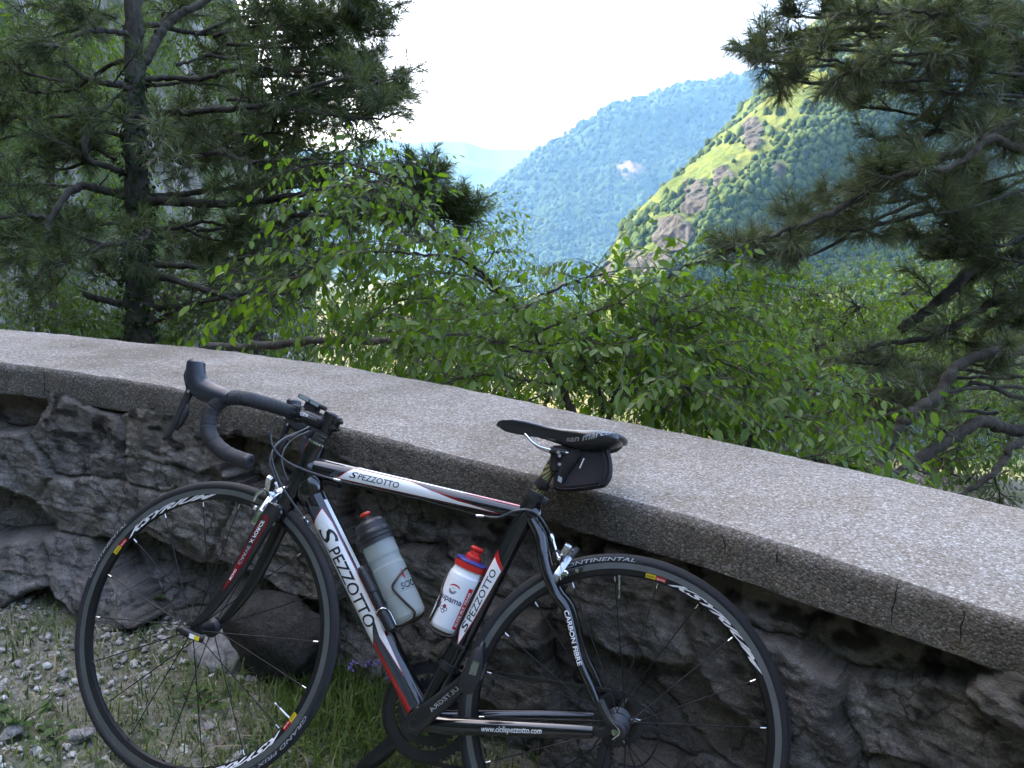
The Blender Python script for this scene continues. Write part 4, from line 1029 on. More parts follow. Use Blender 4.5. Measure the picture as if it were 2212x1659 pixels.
for sg in (1, -1):
    mb = MB(XC); a = BB + npv(0, .066 * sg, 0); d = CA * sg
    P = np.array([a - d * .018, a - d * .010, a + d * .02, a + d * .07, a + d * .13, a + d * .165, a + d * .1755 + d * .006, a + d * .1755 + d * .012]); 
    tube(mb, P, [.0055, .0075, .0078, .0072, .0068, .0070, .0070, .005], M_CARB, 24, up=(0, 1, 0), rb=[.0125, .0200, .0210, .0180, .0155, .0150, .0145, .008], power=.7)
    lathe(mb, [(0, -.002), (.0085, -.002), (.0085, .0005), (.0105, .0012), (.0110, -.001)], M_PLAST, a + npv(0, .0078 * sg, 0), (0, sg, 0), 20)
    lathe(mb, [(0, 0), (.0045, 0)], M_LET, a + npv(0, .0092 * sg, 0), (0, sg, 0), 12)
    if sg > 0:
        def f_ck(u, v, off): return a + npv(0, .0066 + off, 0) + np.outer(.118 - u, CA) + np.outer(v, CN)
        lay_text(mb, "ULTEGRA", f_ck, M_LETG, .0012, .0, -.0045, .0085, .072, .25, .004)
        lathe(mb, [(.0175, .0), (.0182, .001), (.0175, .002)], M_CHR, a + npv(0, .0035, 0), (0, 1, 0), 26)
    else:
        for q in range(5):
            an = math.atan2(d[2], d[0]) + q * 2 * math.pi / 5; e = BB + .074 * npv(math.cos(an), 0, math.sin(an))
            tube(mb, [BB + npv(0, -.052, 0), e + npv(0, -.0455, 0)], [.007, .005], M_PLAST, 10, up=(0, 1, 0), rb=[.022, .013])
    mb.build("crank_arm", crk, sharp=40)
    # pedal hanging on the axle
    mb = MB(XC); px_ = a + d * .1725; yo = px_[1] + .012 * sg
    lathe(mb, [(0, 0), (.0048, 0), (.0048, .016), (.008, .018), (.0095, .05), (.008, .058), (0, .058)], M_CHR if sg > 0 else M_PLAST, px_ + npv(0, .004 * sg, 0), (0, sg, 0), 16)
    U = nrm(npv(-.12, 0, .99)) if sg > 0 else nrm(npv(.72, 0, -.69)); Vv = np.cross(npv(0, 1, 0), U)
    prof_ = [(-.038, -.010), (-.026, -.019), (.000, -.021), (.026, -.016), (.046, -.012), (.054, -.004), (.052, .006), (.034, .012), (.010, .016), (-.020, .015), (-.036, .007)]
    prism(mb, prof_, .022 * sg - .0 if sg > 0 else -.066, .066 if sg > 0 else -.022, M_PLAST, .003, px_, X=U, Z=np.cross(U, npv(0, 1, 0)))
    if sg > 0:
        tube(mb, spline([(*(px_ + U * .030 + npv(0, .026, 0)),), (*(px_ + U * .058 + npv(0, .034, 0)),), (*(px_ + U * .058 + npv(0, .056, 0)),), (*(px_ + U * .030 + npv(0, .064, 0)),)], 6), .0035, M_PLAST, 8)
        Nn = np.cross(U, npv(0, 1, 0)); 
        for s2 in (1, -1): box(mb, px_ + U * .010 + npv(0, .044, 0) + Nn * (.0165 if s2 > 0 else -.0215), (.030, .020, .0012), M_ALU, 0, X=U, Z=Nn)
        box(mb, px_ + U * .014 + npv(0, .0667, 0), (.026, .0012, .014), M_ALU, 0, X=U, Z=Nn)
    else:
        Nn = np.cross(U, npv(0, 1, 0))
    mb.build("pedal", crk, sharp=35)
mb = MB(up)
for k_ in range(9):
    gear(mb, npv(0, 0, 0), .024 + .0036 * k_, 12 + 2 * k_, -.052 + .0038 * k_, -.0536 + .0038 * k_, M_STEEL if k_ % 2 else M_DALU, .018 + .0030 * k_, .004)
for k_ in range(5):
    an = k_ * 2 * math.pi / 5; tube(mb, [(.012 * math.cos(an), -.026, .012 * math.sin(an)), (.046 * math.cos(an + .5), -.022, .046 * math.sin(an + .5))], [.006, .004], M_ALU, 8)
part(mb, "cassette")
def links(pts, y):
    P = spline(pts, 30); cum = np.concatenate([[0], np.cumsum(np.linalg.norm(np.diff(P, axis=0), axis=1))])
    n = int(cum[-1] / .0127); q = np.stack([np.interp(np.linspace(0, cum[-1], n + 1), cum, P[:, j]) for j in range(3)], -1)
    for i in range(n):
        d = nrm(q[i + 1] - q[i]); w = .0060 if i % 2 else .0046; mid = (q[i] + q[i + 1]) / 2
        for s_ in (1, -1): box(mbc, mid + npv(0, s_ * w / 2, 0), (.0170, .0012, .0080), M_CHAIN, .0004, X=d, Z=np.cross(d, npv(0, 1, 0)))
        tube(mbc, [q[i] - npv(0, .003, 0), q[i] + npv(0, .003, 0)], .0038, M_CHAIN, 8)
mbc = MB(up)
ring = [(BB[0] + .103 * math.cos(a), -.049, BB[2] + .103 * math.sin(a)) for a in np.linspace(R(97), R(-97), 12)]
cas = [(.050 * math.cos(a), -.036, .050 * math.sin(a)) for a in np.linspace(R(-120), R(-270), 6)][::-1]
links([cas[0]] + ring, -.049)
links(cas, -.036)
links([ring[-1], (.20, -.045, -.165), (.045, -.038, -.150), (.020, -.036, -.142), (.012, -.036, -.120), (.020, -.036, -.085), (.016, -.036, -.062), cas[-1]], -.04)
part(mbc, "chain")
mb = MB(up)
prism(mb, [(.000, -.012), (.020, -.018), (.032, -.045), (.026, -.066), (.004, -.064), (-.014, -.036)], -.072, -.052, M_PLAST, .005, seg=2)
prism(mb, [(.026, -.055), (.034, -.075), (.030, -.140), (.016, -.152), (.004, -.140), (.006, -.070), (.014, -.055)], -.045, -.042, M_PLAST, .001); prism(mb, [(.026, -.055), (.034, -.075), (.030, -.140), (.016, -.152), (.004, -.140), (.006, -.070), (.014, -.055)], -.032, -.029, M_PLAST, .001)
dr = part(mb, "rear_derailleur")
for z in (-.072, -.138):
    mb = MB(up); gear(mb, npv(.018, 0, z), .017, 11, -.040, -.034, M_PLAST, .006, .004); mb.build("jockey_wheel", dr)
mb = MB(up); tube(mb, spline([(.012, -.058, -.02), (-.030, -.060, .030), (-.075, -.060, .012), (-.085, -.060, -.035), (-.060, -.058, -.085), (-.012, -.060, -.095)], 8), .0024, M_PLAST, 8); part(mb, "gear_cable")
mb = MB(up)
prism(mb, [(.345, .018), (.372, .030), (.388, .020), (.365, .008), (.318, -.004), (.312, .004)], -.052, -.048, M_DALU, .001); prism(mb, [(.345, .018), (.372, .030), (.388, .020), (.365, .008), (.318, -.004), (.312, .004)], -.036, -.033, M_DALU, .001)
lathe(mb, [(.0195, -.008), (.0225, -.007), (.0225, .007), (.0195, .008)], M_PLAST, npv(.366, 0, .037), nrm(npv(*ST1) - npv(*ST0)), 24)
box(mb, (.366, -.026, .030), (.022, .022, .020), M_PLAST, .003); part(mb, "front_derailleur")
mb = MB(up)   # battery strap on the seat tube
lathe(mb, [(.0192, -.004), (.0202, -.003), (.0202, .003), (.0192, .004)], M_PLAST, npv(.3515, 0, .083), nrm(npv(*ST1) - npv(*ST0)), 24)
for y in (.015, .0): box(mb, (.338, y + .004, .078 - .0), (.007, .007, .010), M_PLAST, .001)
part(mb, "cable_strap")

# ---- bottle cages
def bottle_frame(c0, c1):
    c0 = npv(*c0); a = nrm(npv(*c1) - c0); o = nrm(np.cross(npv(0, 1, 0), a)); return c0, a, o
def cyl(c0, a, o, r, s, th):     # th degrees from the left side towards +o
    th = R(th); return c0 + a * s + npv(0, 1, 0) * r * math.cos(th) + o * r * math.sin(th)
B1 = bottle_frame((.4675, 0, .1150), (.580, 0, .266)); B2 = bottle_frame((.3945, 0, .1080), (.357, 0, .256))
o1 = -1.0 if (B1[2] @ npv(-1, 0, 0)) < 0 else 1.0
def cage(Bf, sgn_o, tube_pts, wires, r, name="bottle_cage"):
    c0, a, o = Bf; o = o * sgn_o; mb = MB(up)
    for sd_ in (1, -1):
        for w in wires:
            P = [cyl(c0, a, o, r, s_, th) if len_ is None else c0 + a * s_ + npv(0, 1, 0) * len_ * math.cos(R(th)) + o * len_ * math.sin(R(th)) for (s_, th, len_) in w]
            P = [p * npv(1, sd_, 1) for p in P]
            tube(mb, spline(P, 7), .0026, M_WIRE if False else M_CAGE, 10)
    for q in tube_pts: box(mb, q[0], q[1], M_PLAST, .002, X=a, Z=o)
    return part(mb, name)
M_CAGE = simple("dark bronze cage wire", (.06, .045, .036), .35, .8)
so1 = 1.0 if (B1[2] @ nrm(npv(-.77, 0, .64))) > 0 else -1.0
so2 = 1.0 if (B2[2] @ nrm(npv(.95, 0, .3))) > 0 else -1.0
w1 = [[(.150, -62, None), (.10, -60, None), (.04, -60, None), (.004, -58, None), (-.0045, -30, .034), (-.0045, 20, .034), (.004, 34, None), (.012, 35, None), (.045, 16, None), (.073, 4, None), (.085, 22, None), (.098, 60, None), (.101, 90, None)]]
cage(B1, so1, [(B1[0] + B1[1] * .07 - B1[2] * so1 * .040, (.13, .020, .006))], w1, .0395)
w2 = [[(.125, -70, None), (.08, -64, None), (.03, -62, None), (.004, -58, None), (-.0045, -30, .034), (-.0045, 20, .034), (.004, 40, None), (.012, 44, None), (.045, 40, None), (.068, 46, None), (.080, 62, None), (.100, 78, None), (.106, 90, None)]]
cage(B2, so2, [(B2[0] + B2[1] * .06 - B2[2] * so2 * .039, (.12, .018, .006))], w2, .0385)

# ================================================================== things the bicycle carries
def held(name, label, cat):
    o = empty(name, label=label, cat=cat); o.matrix_world = BM; return o
def clear_mat():
    m, nt, b = mat("milky clear plastic")
    b.inputs["Base Color"].default_value = (.60, .66, .66, 1); b.inputs["Roughness"].default_value = .2; b.inputs["Coat Weight"].default_value = .4; b.inputs["Coat Roughness"].default_value = .15
    t = N(nt, "ShaderNodeBsdfTranslucent"); t.inputs[0].default_value = (.62, .68, .62, 1)
    tr = N(nt, "ShaderNodeBsdfTransparent"); tr.inputs[0].default_value = (.80, .86, .82, 1)
    m1 = N(nt, "ShaderNodeMixShader"); m1.inputs[0].default_value = .45; m2 = N(nt, "ShaderNodeMixShader"); m2.inputs[0].default_value = .34
    nt.links.new(b.outputs[0], m1.inputs[1]); nt.links.new(t.outputs[0], m1.inputs[2]); nt.links.new(m1.outputs[0], m2.inputs[1]); nt.links.new(tr.outputs[0], m2.inputs[2])
    nt.links.new(m2.outputs[0], nt.nodes["Material Output"].inputs[0]); return m
M_CLEAR = clear_mat()
M_WBOT = simple("white bottle plastic", (.70, .73, .75), .35, 0, .2)
M_ORNG = simple("red orange plastic", (.55, .045, .015), .4); M_RCAP = simple("red plastic", (.52, .018, .014), .38); M_BLUE = simple("blue plastic", (.035, .04, .20), .4)
M_NAVY = simple("navy print", (.012, .02, .09), .5); M_DRINK = simple("pale drink", (.36, .36, .20), .2)
def on_bottle(Bf, so, prof):
    c0, a, o = Bf; o = o * so
    def fn(u, v, off):  # u around (m, from the left side towards the front of the cage), v up
        r = np.interp(v, [p[1] for p in prof], [p[0] for p in prof]) + off; th = u / .0365
        return up(c0 + np.outer(v, a) + (r * np.cos(th))[:, None] * npv(0, 1, 0) + (r * np.sin(th))[:, None] * o)
    return fn
bt = held("water_bottle", "translucent water bottle with black cap and red nozzle in the down tube cage", "water bottle")
c0, a, _ = B1
pr1 = [(0, .002), (.026, .000), (.033, .003), (.0362, .010), (.0366, .030), (.0366, .055), (.0360, .057), (.0366, .060), (.0366, .100), (.0366, .122), (.0352, .127), (.0350, .140), (.0366, .147), (.0366, .180), (.0350, .188), (.0350, .196)]
mb = MB(); lathe(mb, pr1, M_CLEAR, up(c0), a, 40)
fb = on_bottle(B1, so1, pr1[1:])
if so1 * 1 > 0: pass
lay_text(mb, "SCICON", lambda u, v, off: fb(u, v, off), M_GREY, .0006, .018, .062, .0135, .066, .25, .03)
lay_text(mb, "GT", lambda u, v, off: fb(u, v, off), M_LET, .0006, -.048, .040, .014, .022, .3, .02)
lay_poly(mb, [(.030, .094), (.036, .104), (.040, .088), (.036, .080)], fb, M_RED, .0006)
mb.build("bottle_body", bt, sharp=40)
mb = MB(); lathe(mb, [(.0372, -.012), (.0392, -.012), (.0392, -.004), (.0380, -.003), (.0392, -.001), (.0392, .006), (.0380, .007), (.0392, .009), (.0390, .014), (.0365, .020), (.0352, .034), (.031, .041), (.020, .045), (0, .046)], M_PLAST, up(c0 + a * .190), a, 40); cap = mb.build("cap", bt, sharp=30)
mb = MB(); lathe(mb, [(.011, 0), (.010, .007), (.0075, .009)], M_PLAST, up(c0 + a * .234), a, 22); lathe(mb, [(.0065, .006), (.0065, .012), (.0125, .013), (.0130, .017), (.011, .0195), (0, .020)], M_ORNG, up(c0 + a * .234), a, 22); mb.build("nozzle", cap, sharp=35)
bt = held("water_bottle", "white water bottle with red and blue cap in the seat tube cage", "water bottle")
c0, a, _ = B2
pr2 = [(0, .002), (.026, 0), (.032, .003), (.0350, .010), (.0358, .030), (.0362, .112), (.0354, .122), (.0330, .127), (.0318, .134), (.0318, .146)]
mb = MB(); lathe(mb, pr2, M_WBOT, up(c0), a, 40)
fb = on_bottle(B2, so2, pr2[1:])
def fb2(u, v, off): return fb(-u, v, off)
lay_text(mb, "groupama", fb2, M_NAVY, .0006, -.0515, .064, .0125, .075, 0, .012)
lay_text(mb, "FDJ", fb2, M_NAVY, .0006, -.045, .046, .0105, .025, 0, .012)
for k_ in range(9):     # half-moon of rays
    an = R(-168 + k_ * 19.5); p0 = .0042; p1 = .0098; w = .10
    lay_poly(mb, [(-.0065 + p0 * math.cos(an - w), .0895 + p0 * math.sin(an - w)), (-.0065 + p1 * math.cos(an - w), .0895 + p1 * math.sin(an - w)), (-.0065 + p1 * math.cos(an + w), .0895 + p1 * math.sin(an + w)), (-.0065 + p0 * math.cos(an + w), .0895 + p0 * math.sin(an + w))], fb2, M_NAVY, .0006)
arc = [(-.004 + .0135 * math.cos(t), .0915 + .0105 * math.sin(t)) for t in np.linspace(R(165), R(40), 9)] + [(-.004 + .0145 * math.cos(t), .0890 + .0098 * math.sin(t)) for t in np.linspace(R(40), R(160), 9)]
lay_poly(mb, arc, fb2, M_RED, .0006)
lay_poly(mb, [(-.0105, .0915), (-.0065, .0935), (-.0025, .0915), (-.0065, .0922)], fb2, M_NAVY, .0006)
for k_ in range(4):     # four petals in a rounded square turned on its corner
    an = R(45 + 90 * k_); cx, cy = -.009 + .0046 * math.cos(an + R(45)), .046 + .0052 * math.sin(an + R(45))
    outer = [(cx + .0040 * math.cos(t), cy + .0044 * math.sin(t)) for t in np.linspace(0, 2 * math.pi, 14)[:-1]]
    lay_poly(mb, outer, fb2, M_NAVY, .0006); lay_poly(mb, [(cx + .0026 * math.cos(t), cy + .0029 * math.sin(t)) for t in np.linspace(0, 2 * math.pi, 12)[:-1]], fb2, M_WBOT if k_ else M_RED, .0009)
lay_poly(mb, [(.026, .014), (.037, .014), (.037, .105), (.026, .105)], fb2, M_RCAP, .0006)
def fb3(u, v, off): return fb2(.0355 - v, u, off)
lay_text(mb, "ELITE FLY TEAM", fb3, M_LETW, .0009, .020, .001, .0060, .076, 0, .03)
mb.build("bottle_body", bt, sharp=40)
mb = MB(); lathe(mb, [(.0325, .0), (.0345, .0), (.0350, .012), (.0342, .0135)], M_RCAP, up(c0 + a * .139), a, 40); lathe(mb, [(.0345, .0133), (.0362, .0137), (.0366, .0160), (.0355, .0180), (.026, .0200), (0, .0205)], M_BLUE, up(c0 + a * .139), a, 40); cap = mb.build("cap", bt, sharp=35)
mb = MB(); lathe(mb, [(.0175, .0), (.0175, .008), (.0165, .011), (.0125, .013), (.0115, .020), (.0150, .023), (.0155, .027), (.013, .0295), (0, .030)], M_RCAP, up(c0 + a * .158), a, 26); mb.build("nozzle", cap, sharp=35)

pm = held("mini_pump", "small black hand pump clipped beside the translucent bottle on the down tube", "bicycle pump")
q0, q1 = npv(.589, .035, .2035), npv(.494, .036, .0890); pd = nrm(q1 - q0)
mb = MB(up)
lathe(mb, [(0, -.002), (.007, -.002), (.0095, .003), (.0105, .02), (.0115, .05), (.0115, .058), (.0095, .060), (.0095, .075), (.0095, .105), (.0115, .108), (.0120, .128), (.0110, .147), (.007, .151), (0, .152)], M_PLAST, q0, pd, 22)
mb.build("barrel", pm, sharp=35)
mb = MB(up); box(mb, q0 + pd * .088 + npv(.003, -.006, .004), (.026, .034, .026), M_PLAST, .004, X=pd); mb.build("bracket", pm)
mb = MB(up); e = q0 + pd * .104; n1 = np.cross(pd, npv(0, 1, 0))
tube(mb, spline([e + n1 * .0135 + pd * .038, e + n1 * .0135 + pd * .01, e + n1 * .011 - pd * .002 + npv(0, .010, 0), e - pd * .006 + npv(0, .0125, 0), e - n1 * .011 - pd * .002 + npv(0, .010, 0), e - n1 * .0135 + pd * .01, e - n1 * .0135 + pd * .038], 5), .0017, M_CHR, 8); mb.build("wire_clip", pm)

bg_ = held("saddle_bag", "small black nylon bag strapped under the saddle", "saddle bag")
mb = MB(up)
# lofted body: side outline scaled to the middle from each flank
out = [(.196, .532), (.205, .505), (.210, .470), (.207, .450), (.197, .4395), (.160, .4445), (.108, .4600), (.094, .470), (.087, .490), (.092, .520), (.104, .5455), (.115, .549), (.160, .534)]
out = spline(out + [out[0]], 4)[:-1]; ctr_ = npv(.155, .495); n = len(out)
ys_ = [-.034, -.031, -.024, 0, .024, .031, .034]; sc_ = [.80, .93, 1.0, 1.02, 1.0, .93, .80]
V = np.array([[(ctr_[0] + (p[0] - ctr_[0]) * s_, y, ctr_[1] + (p[1] - ctr_[1]) * s_) for p in out] for y, s_ in zip(ys_, sc_)])
V[:, :, 1] *= np.interp(V[:, :, 0], [.09, .16, .21], [1.05, .95, .50])
i = np.arange(7 * n).reshape(7, n); F = np.stack([i[:-1], i[1:], np.roll(i[1:], -1, 1), np.roll(i[:-1], -1, 1)], -1).reshape(-1, 4)
mb.add(V.reshape(-1, 3), F, M_NYL2); mb.add(V[0], [tuple(range(n))], M_NYL2); mb.add(V[-1], [tuple(range(n))[::-1]], M_NYL2)
mb.build("bag_body", bg_, sharp=50)
mb = MB(up); e_ = V[-2] + npv(0, .0012, 0); tube(mb, np.vstack([e_, e_[:1]]), .0016, M_NYL2, 6); tube(mb, [(.112, .037, .545), (.108, .0375, .51), (.107, .0375, .462)], .0014, M_NYL2, 6); mb.build("piping", bg_)
mb = MB(up)
def strap(P, w, t, m): tube(mb, P, t, m, 8, up=(0, 1, 0), rb=w, power=.4)
strap(spline([(.155, .027, .538), (.172, .0345, .512), (.185, .0325, .485), (.195, .0265, .458)], 5), .011, .0016, M_NYL)
strap(spline([(.170, .0, .530), (.175, .024, .528), (.158, .026, .534), (.15, .0, .537)], 4), .004, .003, M_NYL)
box(mb, (.1925, .0295, .463), (.010, .002, .013), M_LETG, .0008, X=(.9, 0, .4)); tube(mb, [(.148, .0362, .514), (.154, .0362, .492)], .0013, M_LETW, 6)
lathe(mb, [(.0145, -.011), (.0165, -.011), (.0165, .011), (.0145, .011)], M_NYL, npv(.2335, 0, .4465), d, 20); strap([(.222, .012, .4475), (.230, .015, .4455)], .010, .003, M_NYL)
strap(spline([(.205, .022, .526), (.210, .017, .500), (.206, .019, .480)], 4), .012, .003, M_NYL)
for p in ((.2015, .0255, .512), (.1985, .0275, .494)): lathe(mb, [(0, 0), (.0035, 0), (.0035, .002), (0, .002)], M_LETG, p, (0, 1, 0), 10)
box(mb, (.196, .0, .529), (.052, .050, .016), M_NYL, .004, X=(1, 0, -.18))
mb.build("strap", bg_)

bc = held("bike_computer", "small flat bike computer with grey side standing on the stem", "bike computer")
mb = MB(steer)
Xc = nrm(npv(-.95, 0, -.31)); Zc = np.cross(Xc, npv(0, 1, 0)); Zc = Zc * np.sign(Zc[2])
oc = npv(.800, .0, .5475)
prism(mb, [(-.031, -.006), (.031, -.006), (.033, .0), (.031, .005), (-.031, .005), (-.033, 0)], -.020, .020, M_PLAST, .003, oc, X=Xc, Z=np.cross(Xc, npv(0, 1, 0)), seg=2)
body = mb.build("case", bc, sharp=40)
mb = MB(steer); box(mb, oc + npv(0, .0203, 0) - Xc * .014, (.028, .0012, .0065), M_GLASS, .0003, X=Xc, Z=np.cross(Xc, npv(0, 1, 0))); box(mb, oc + npv(0, .0203, 0) + Xc * .017, (.024, .0012, .0065), M_GLASS, .0003, X=Xc, Z=np.cross(Xc, npv(0, 1, 0))); mb.build("button", bc)
mb = MB(steer); box(mb, oc - Zc * .0125 + Xc * .005, (.034, .022, .016), M_PLAST, .002, X=Xc, Z=np.cross(Xc, npv(0, 1, 0))); tube(mb, spline([(.820, .004, .534), (.832, .017, .528), (.832, .019, .510), (.815, .018, .500)], 5), .0016, M_CABLE, 8); mb.build("mount", bc)
# ================================================================== the slope, the cliff, the valley
def forest_floor_mat():
    m, nt, b = mat("forest floor")
    n = noise(nt, .8, 6); n2 = noise(nt, 6, 5)
    c = ramp(nt, n, [(.35, (.025, .035, .012)), (.6, (.05, .06, .022))]); c = mixc(nt, n2, c, (.06, .048, .03))
    nt.links.new(c, b.inputs["Base Color"]); b.inputs["Roughness"].default_value = 1; b.inputs["Specular IOR Level"].default_value = .1; return m
M_FLOOR = forest_floor_mat()
def cliff_mat():
    m, nt, b = mat("overgrown cliff")
    tc = N(nt, "ShaderNodeTexCoord"); mp = N(nt, "ShaderNodeMapping"); mp.inputs["Scale"].default_value = (1, 1, .45); nt.links.new(tc.outputs["Object"], mp.inputs[0])
    n = noise(nt, .9, 8, .65, mp.outputs[0], dist=.7); n2 = noise(nt, .28, 4, .5, tc.outputs["Object"])
    c = ramp(nt, n, [(.35, (.05, .048, .042)), (.5, (.17, .165, .155)), (.65, (.30, .29, .275))])
    g = ramp(nt, noise(nt, 3.5, 5), [(.3, (.018, .032, .010)), (.7, (.055, .08, .022))])
    c = mixc(nt, ramp(nt, n2, [(.46, (1, 1, 1)), (.6, (0, 0, 0))]), c, g)
    nt.links.new(c, b.inputs["Base Color"]); b.inputs["Roughness"].default_value = .95; b.inputs["Specular IOR Level"].default_value = .15
    bp = N(nt, "ShaderNodeBump"); bp.inputs["Strength"].default_value = 1; bp.inputs["Distance"].default_value = .25; nt.links.new(n, bp.inputs["Height"]); nt.links.new(bp.outputs[0], b.inputs["Normal"]); return m
M_CLIFF = cliff_mat()
# slope falling away beyond the wall
nr, na = 90, 140
rad = np.concatenate([np.linspace(.35, 12, 40), np.geomspace(12.5, 170, 50)]); aa = np.linspace(.4, WLEN - .3, na)
bw = wall_at(aa); nw = wall_n(aa) * -WN_SIGN
# outward directions opened like a fan so that they never cross
ang = np.linspace(math.atan2(nw[0, 1], nw[0, 0]), math.atan2(nw[-1, 1], nw[-1, 0]), na) if False else np.unwrap(np.arctan2(nw[:, 1], nw[:, 0]))
ang = np.convolve(np.pad(ang, 20, mode='edge'), np.ones(41) / 41, 'valid')
ang = np.interp(np.arange(na), [0, na * .5, na - 1], [R(-5), R(68), R(118)])
PXs = bw[:, 0][:, None] + np.cos(ang)[:, None] * rad; PYs = bw[:, 1][:, None] + np.sin(ang)[:, None] * rad
PZs = gz(bw[:, 0], bw[:, 1])[:, None] * np.exp(-rad / 20) + .05 - .34 * np.minimum(np.maximum(rad - .6, 0), 9) - .62 * np.maximum(rad - 9, 0) + .35 * fbm(PXs * .35, PYs * .35, 2.0, 4) * np.minimum(1, rad / 4)
mb = MB(); mb.add(np.stack([PXs, PYs, PZs], -1).reshape(-1, 3), grid_faces(na, nr), M_FLOOR)
tag(mb.build("hillside"), kind="structure")
# mountain side with rock faces: to the left, and behind the road
na, nr = 200, 70
az = np.linspace(R(-14), R(-245), na); r_ = np.geomspace(1.0, 9.0, nr)
A, Q = np.meshgrid(az, r_, indexing='ij')
r0 = np.interp(-np.degrees(A), [14, 24, 36, 60, 90, 140, 200, 245], [34, 25, 17, 13, 11, 10, 10, 13])
rise = np.interp(-np.degrees(A), [14, 19, 26, 36, 60, 100, 150, 200, 230, 245], [.0, .40, 1.10, 1.65, 1.8, 1.5, .95, .75, .4, .0])  # heights, mostly out of view, shaped to keep the sun off the foreground
Rr = r0 * Q
X = np.sin(A) * Rr; Y = np.cos(A) * Rr
d_ = Rr - r0
base_ = gz(np.clip(X, -8, 6), np.clip(Y, -8, 3)) - .4 - 6.0 * sstep(60, 24, -np.degrees(A))
Z = base_ + rise * d_ * (1 + .18 * fbm(X * .08, Y * .08, 1.0, 3)) + np.minimum(d_, 6) / 6 * (1.6 * fbm(X * .3, Y * .3, 0.0, 4, True) + .5 * fbm(X * 1.3, Y * 1.3, 1.0, 3)) + sstep(1, 4, d_) * rise * 3
mb = MB(); mb.add(np.stack([X, Y, Z], -1).reshape(-1, 3), grid_faces(na, nr), M_CLIFF)
tag(mb.build("mountainside"), kind="structure")

def far_green(name, g1, g2, g3, rock=(.23, .20, .17), sc=.02, steep=(.62, .50), rocky=True):
    m, nt, b = mat(name)
    tc = N(nt, "ShaderNodeTexCoord"); v = tc.outputs["Object"]
    n1 = noise(nt, sc, 6, .6, v); n2 = noise(nt, sc * 7, 6, .65, v); n3 = noise(nt, sc * 2.6, 6, .6, v, dist=.5)
    c = mixc(nt, ramp(nt, n1, [(.38, (0, 0, 0)), (.6, (1, 1, 1))]), g1, g2)
    c = mixc(nt, ramp(nt, n2, [(.42, (0, 0, 0)), (.62, (.8, .8, .8))]), c, g3)
    if rocky:
        a = N(nt, "ShaderNodeAttribute", attribute_name="tone"); sp = N(nt, "ShaderNodeSeparateColor"); nt.links.new(a.outputs["Color"], sp.inputs[0])
        mpz = N(nt, 'ShaderNodeMapping'); mpz.inputs['Scale'].default_value = (1, 1, .25); nt.links.new(v, mpz.inputs[0]); nrk = noise(nt, sc * 9, 5, .7, mpz.outputs[0], dist=.6)
        rk = mixc(nt, ramp(nt, nrk, [(.40, (0, 0, 0)), (.56, (1, 1, 1))]), tuple(x * .28 for x in rock), rock)
        c = mixc(nt, sp.outputs[0], c, rk)
    nt.links.new(c, b.inputs["Base Color"]); b.inputs["Roughness"].default_value = 1; b.inputs["Specular IOR Level"].default_value = .05
    return m
def trees_mesh(mb, pts, size, m, rg, kinds=4, sub=1):
    """bumpy crowns standing on a far slope"""
    pr = []
    for i in range(kinds):
        bm = bmesh.new(); bmesh.ops.create_icosphere(bm, subdivisions=sub, radius=1); bm.verts.index_update()
        V = np.array([v.co[:] for v in bm.verts]); F = np.array([[v.index for v in f.verts] for f in bm.faces]); bm.free()
        V = V * (1 + .35 * fbm(V[:, 0] * 2.2 + i * 9, V[:, 1] * 2.2, V[:, 2] * 2.2, 2))[:, None]; pr.append((V, F))
    n = len(pts); which = rg.integers(0, kinds, n)
    for k in range(kinds):
        P = pts[which == k]; q = len(P)
        if not q: continue
        V, F = pr[k]; s_ = size * (.35 + 1.2 * rg.random(q) ** 1.6); a = rg.uniform(0, 6.28, q); c, s2 = np.cos(a), np.sin(a)
        hgt = rg.uniform(.85, 1.7, q)
        W_ = np.stack([V[None, :, 0] * c[:, None] - V[None, :, 1] * s2[:, None], V[None, :, 0] * s2[:, None] + V[None, :, 1] * c[:, None], V[None, :, 2] * hgt[:, None]], -1) * s_[:, None, None]
        W_ = W_ + P[:, None, :] + npv(0, 0, 1) * (s_ * .45)[:, None, None]
        mb.add(W_.reshape(-1, 3), (F[None] + (np.arange(q) * len(V))[:, None, None]).reshape(-1, 3), m, True)
def loft(rows, nu, nv, seeds, amp, freq):
    """surface through rows of stations, roughened; returns points (nu, nv, 3)"""
    Rw = []
    for r in rows:
        q = spline(r, 20); cum = np.linspace(0, 1, len(q)); Rw.append(np.stack([np.interp(np.linspace(0, 1, nu), cum, q[:, j]) for j in range(3)], -1))
    Rw = np.array(Rw); k = len(rows); out = np.empty((nu, nv, 3))
    for i in range(nu):
        q = spline(Rw[:, i], 12); cum = np.concatenate([[0], np.cumsum(np.linalg.norm(np.diff(q, axis=0), axis=1))]); cum /= cum[-1]
        out[i] = np.stack([np.interp(np.linspace(0, 1, nv), cum, q[:, j]) for j in range(3)], -1)
    return out
def normals(G):
    du = np.gradient(G, axis=0); dv = np.gradient(G, axis=1); n = nrm(np.cross(du, dv)); return n * np.sign(n[..., 2:3] + 1e-9)

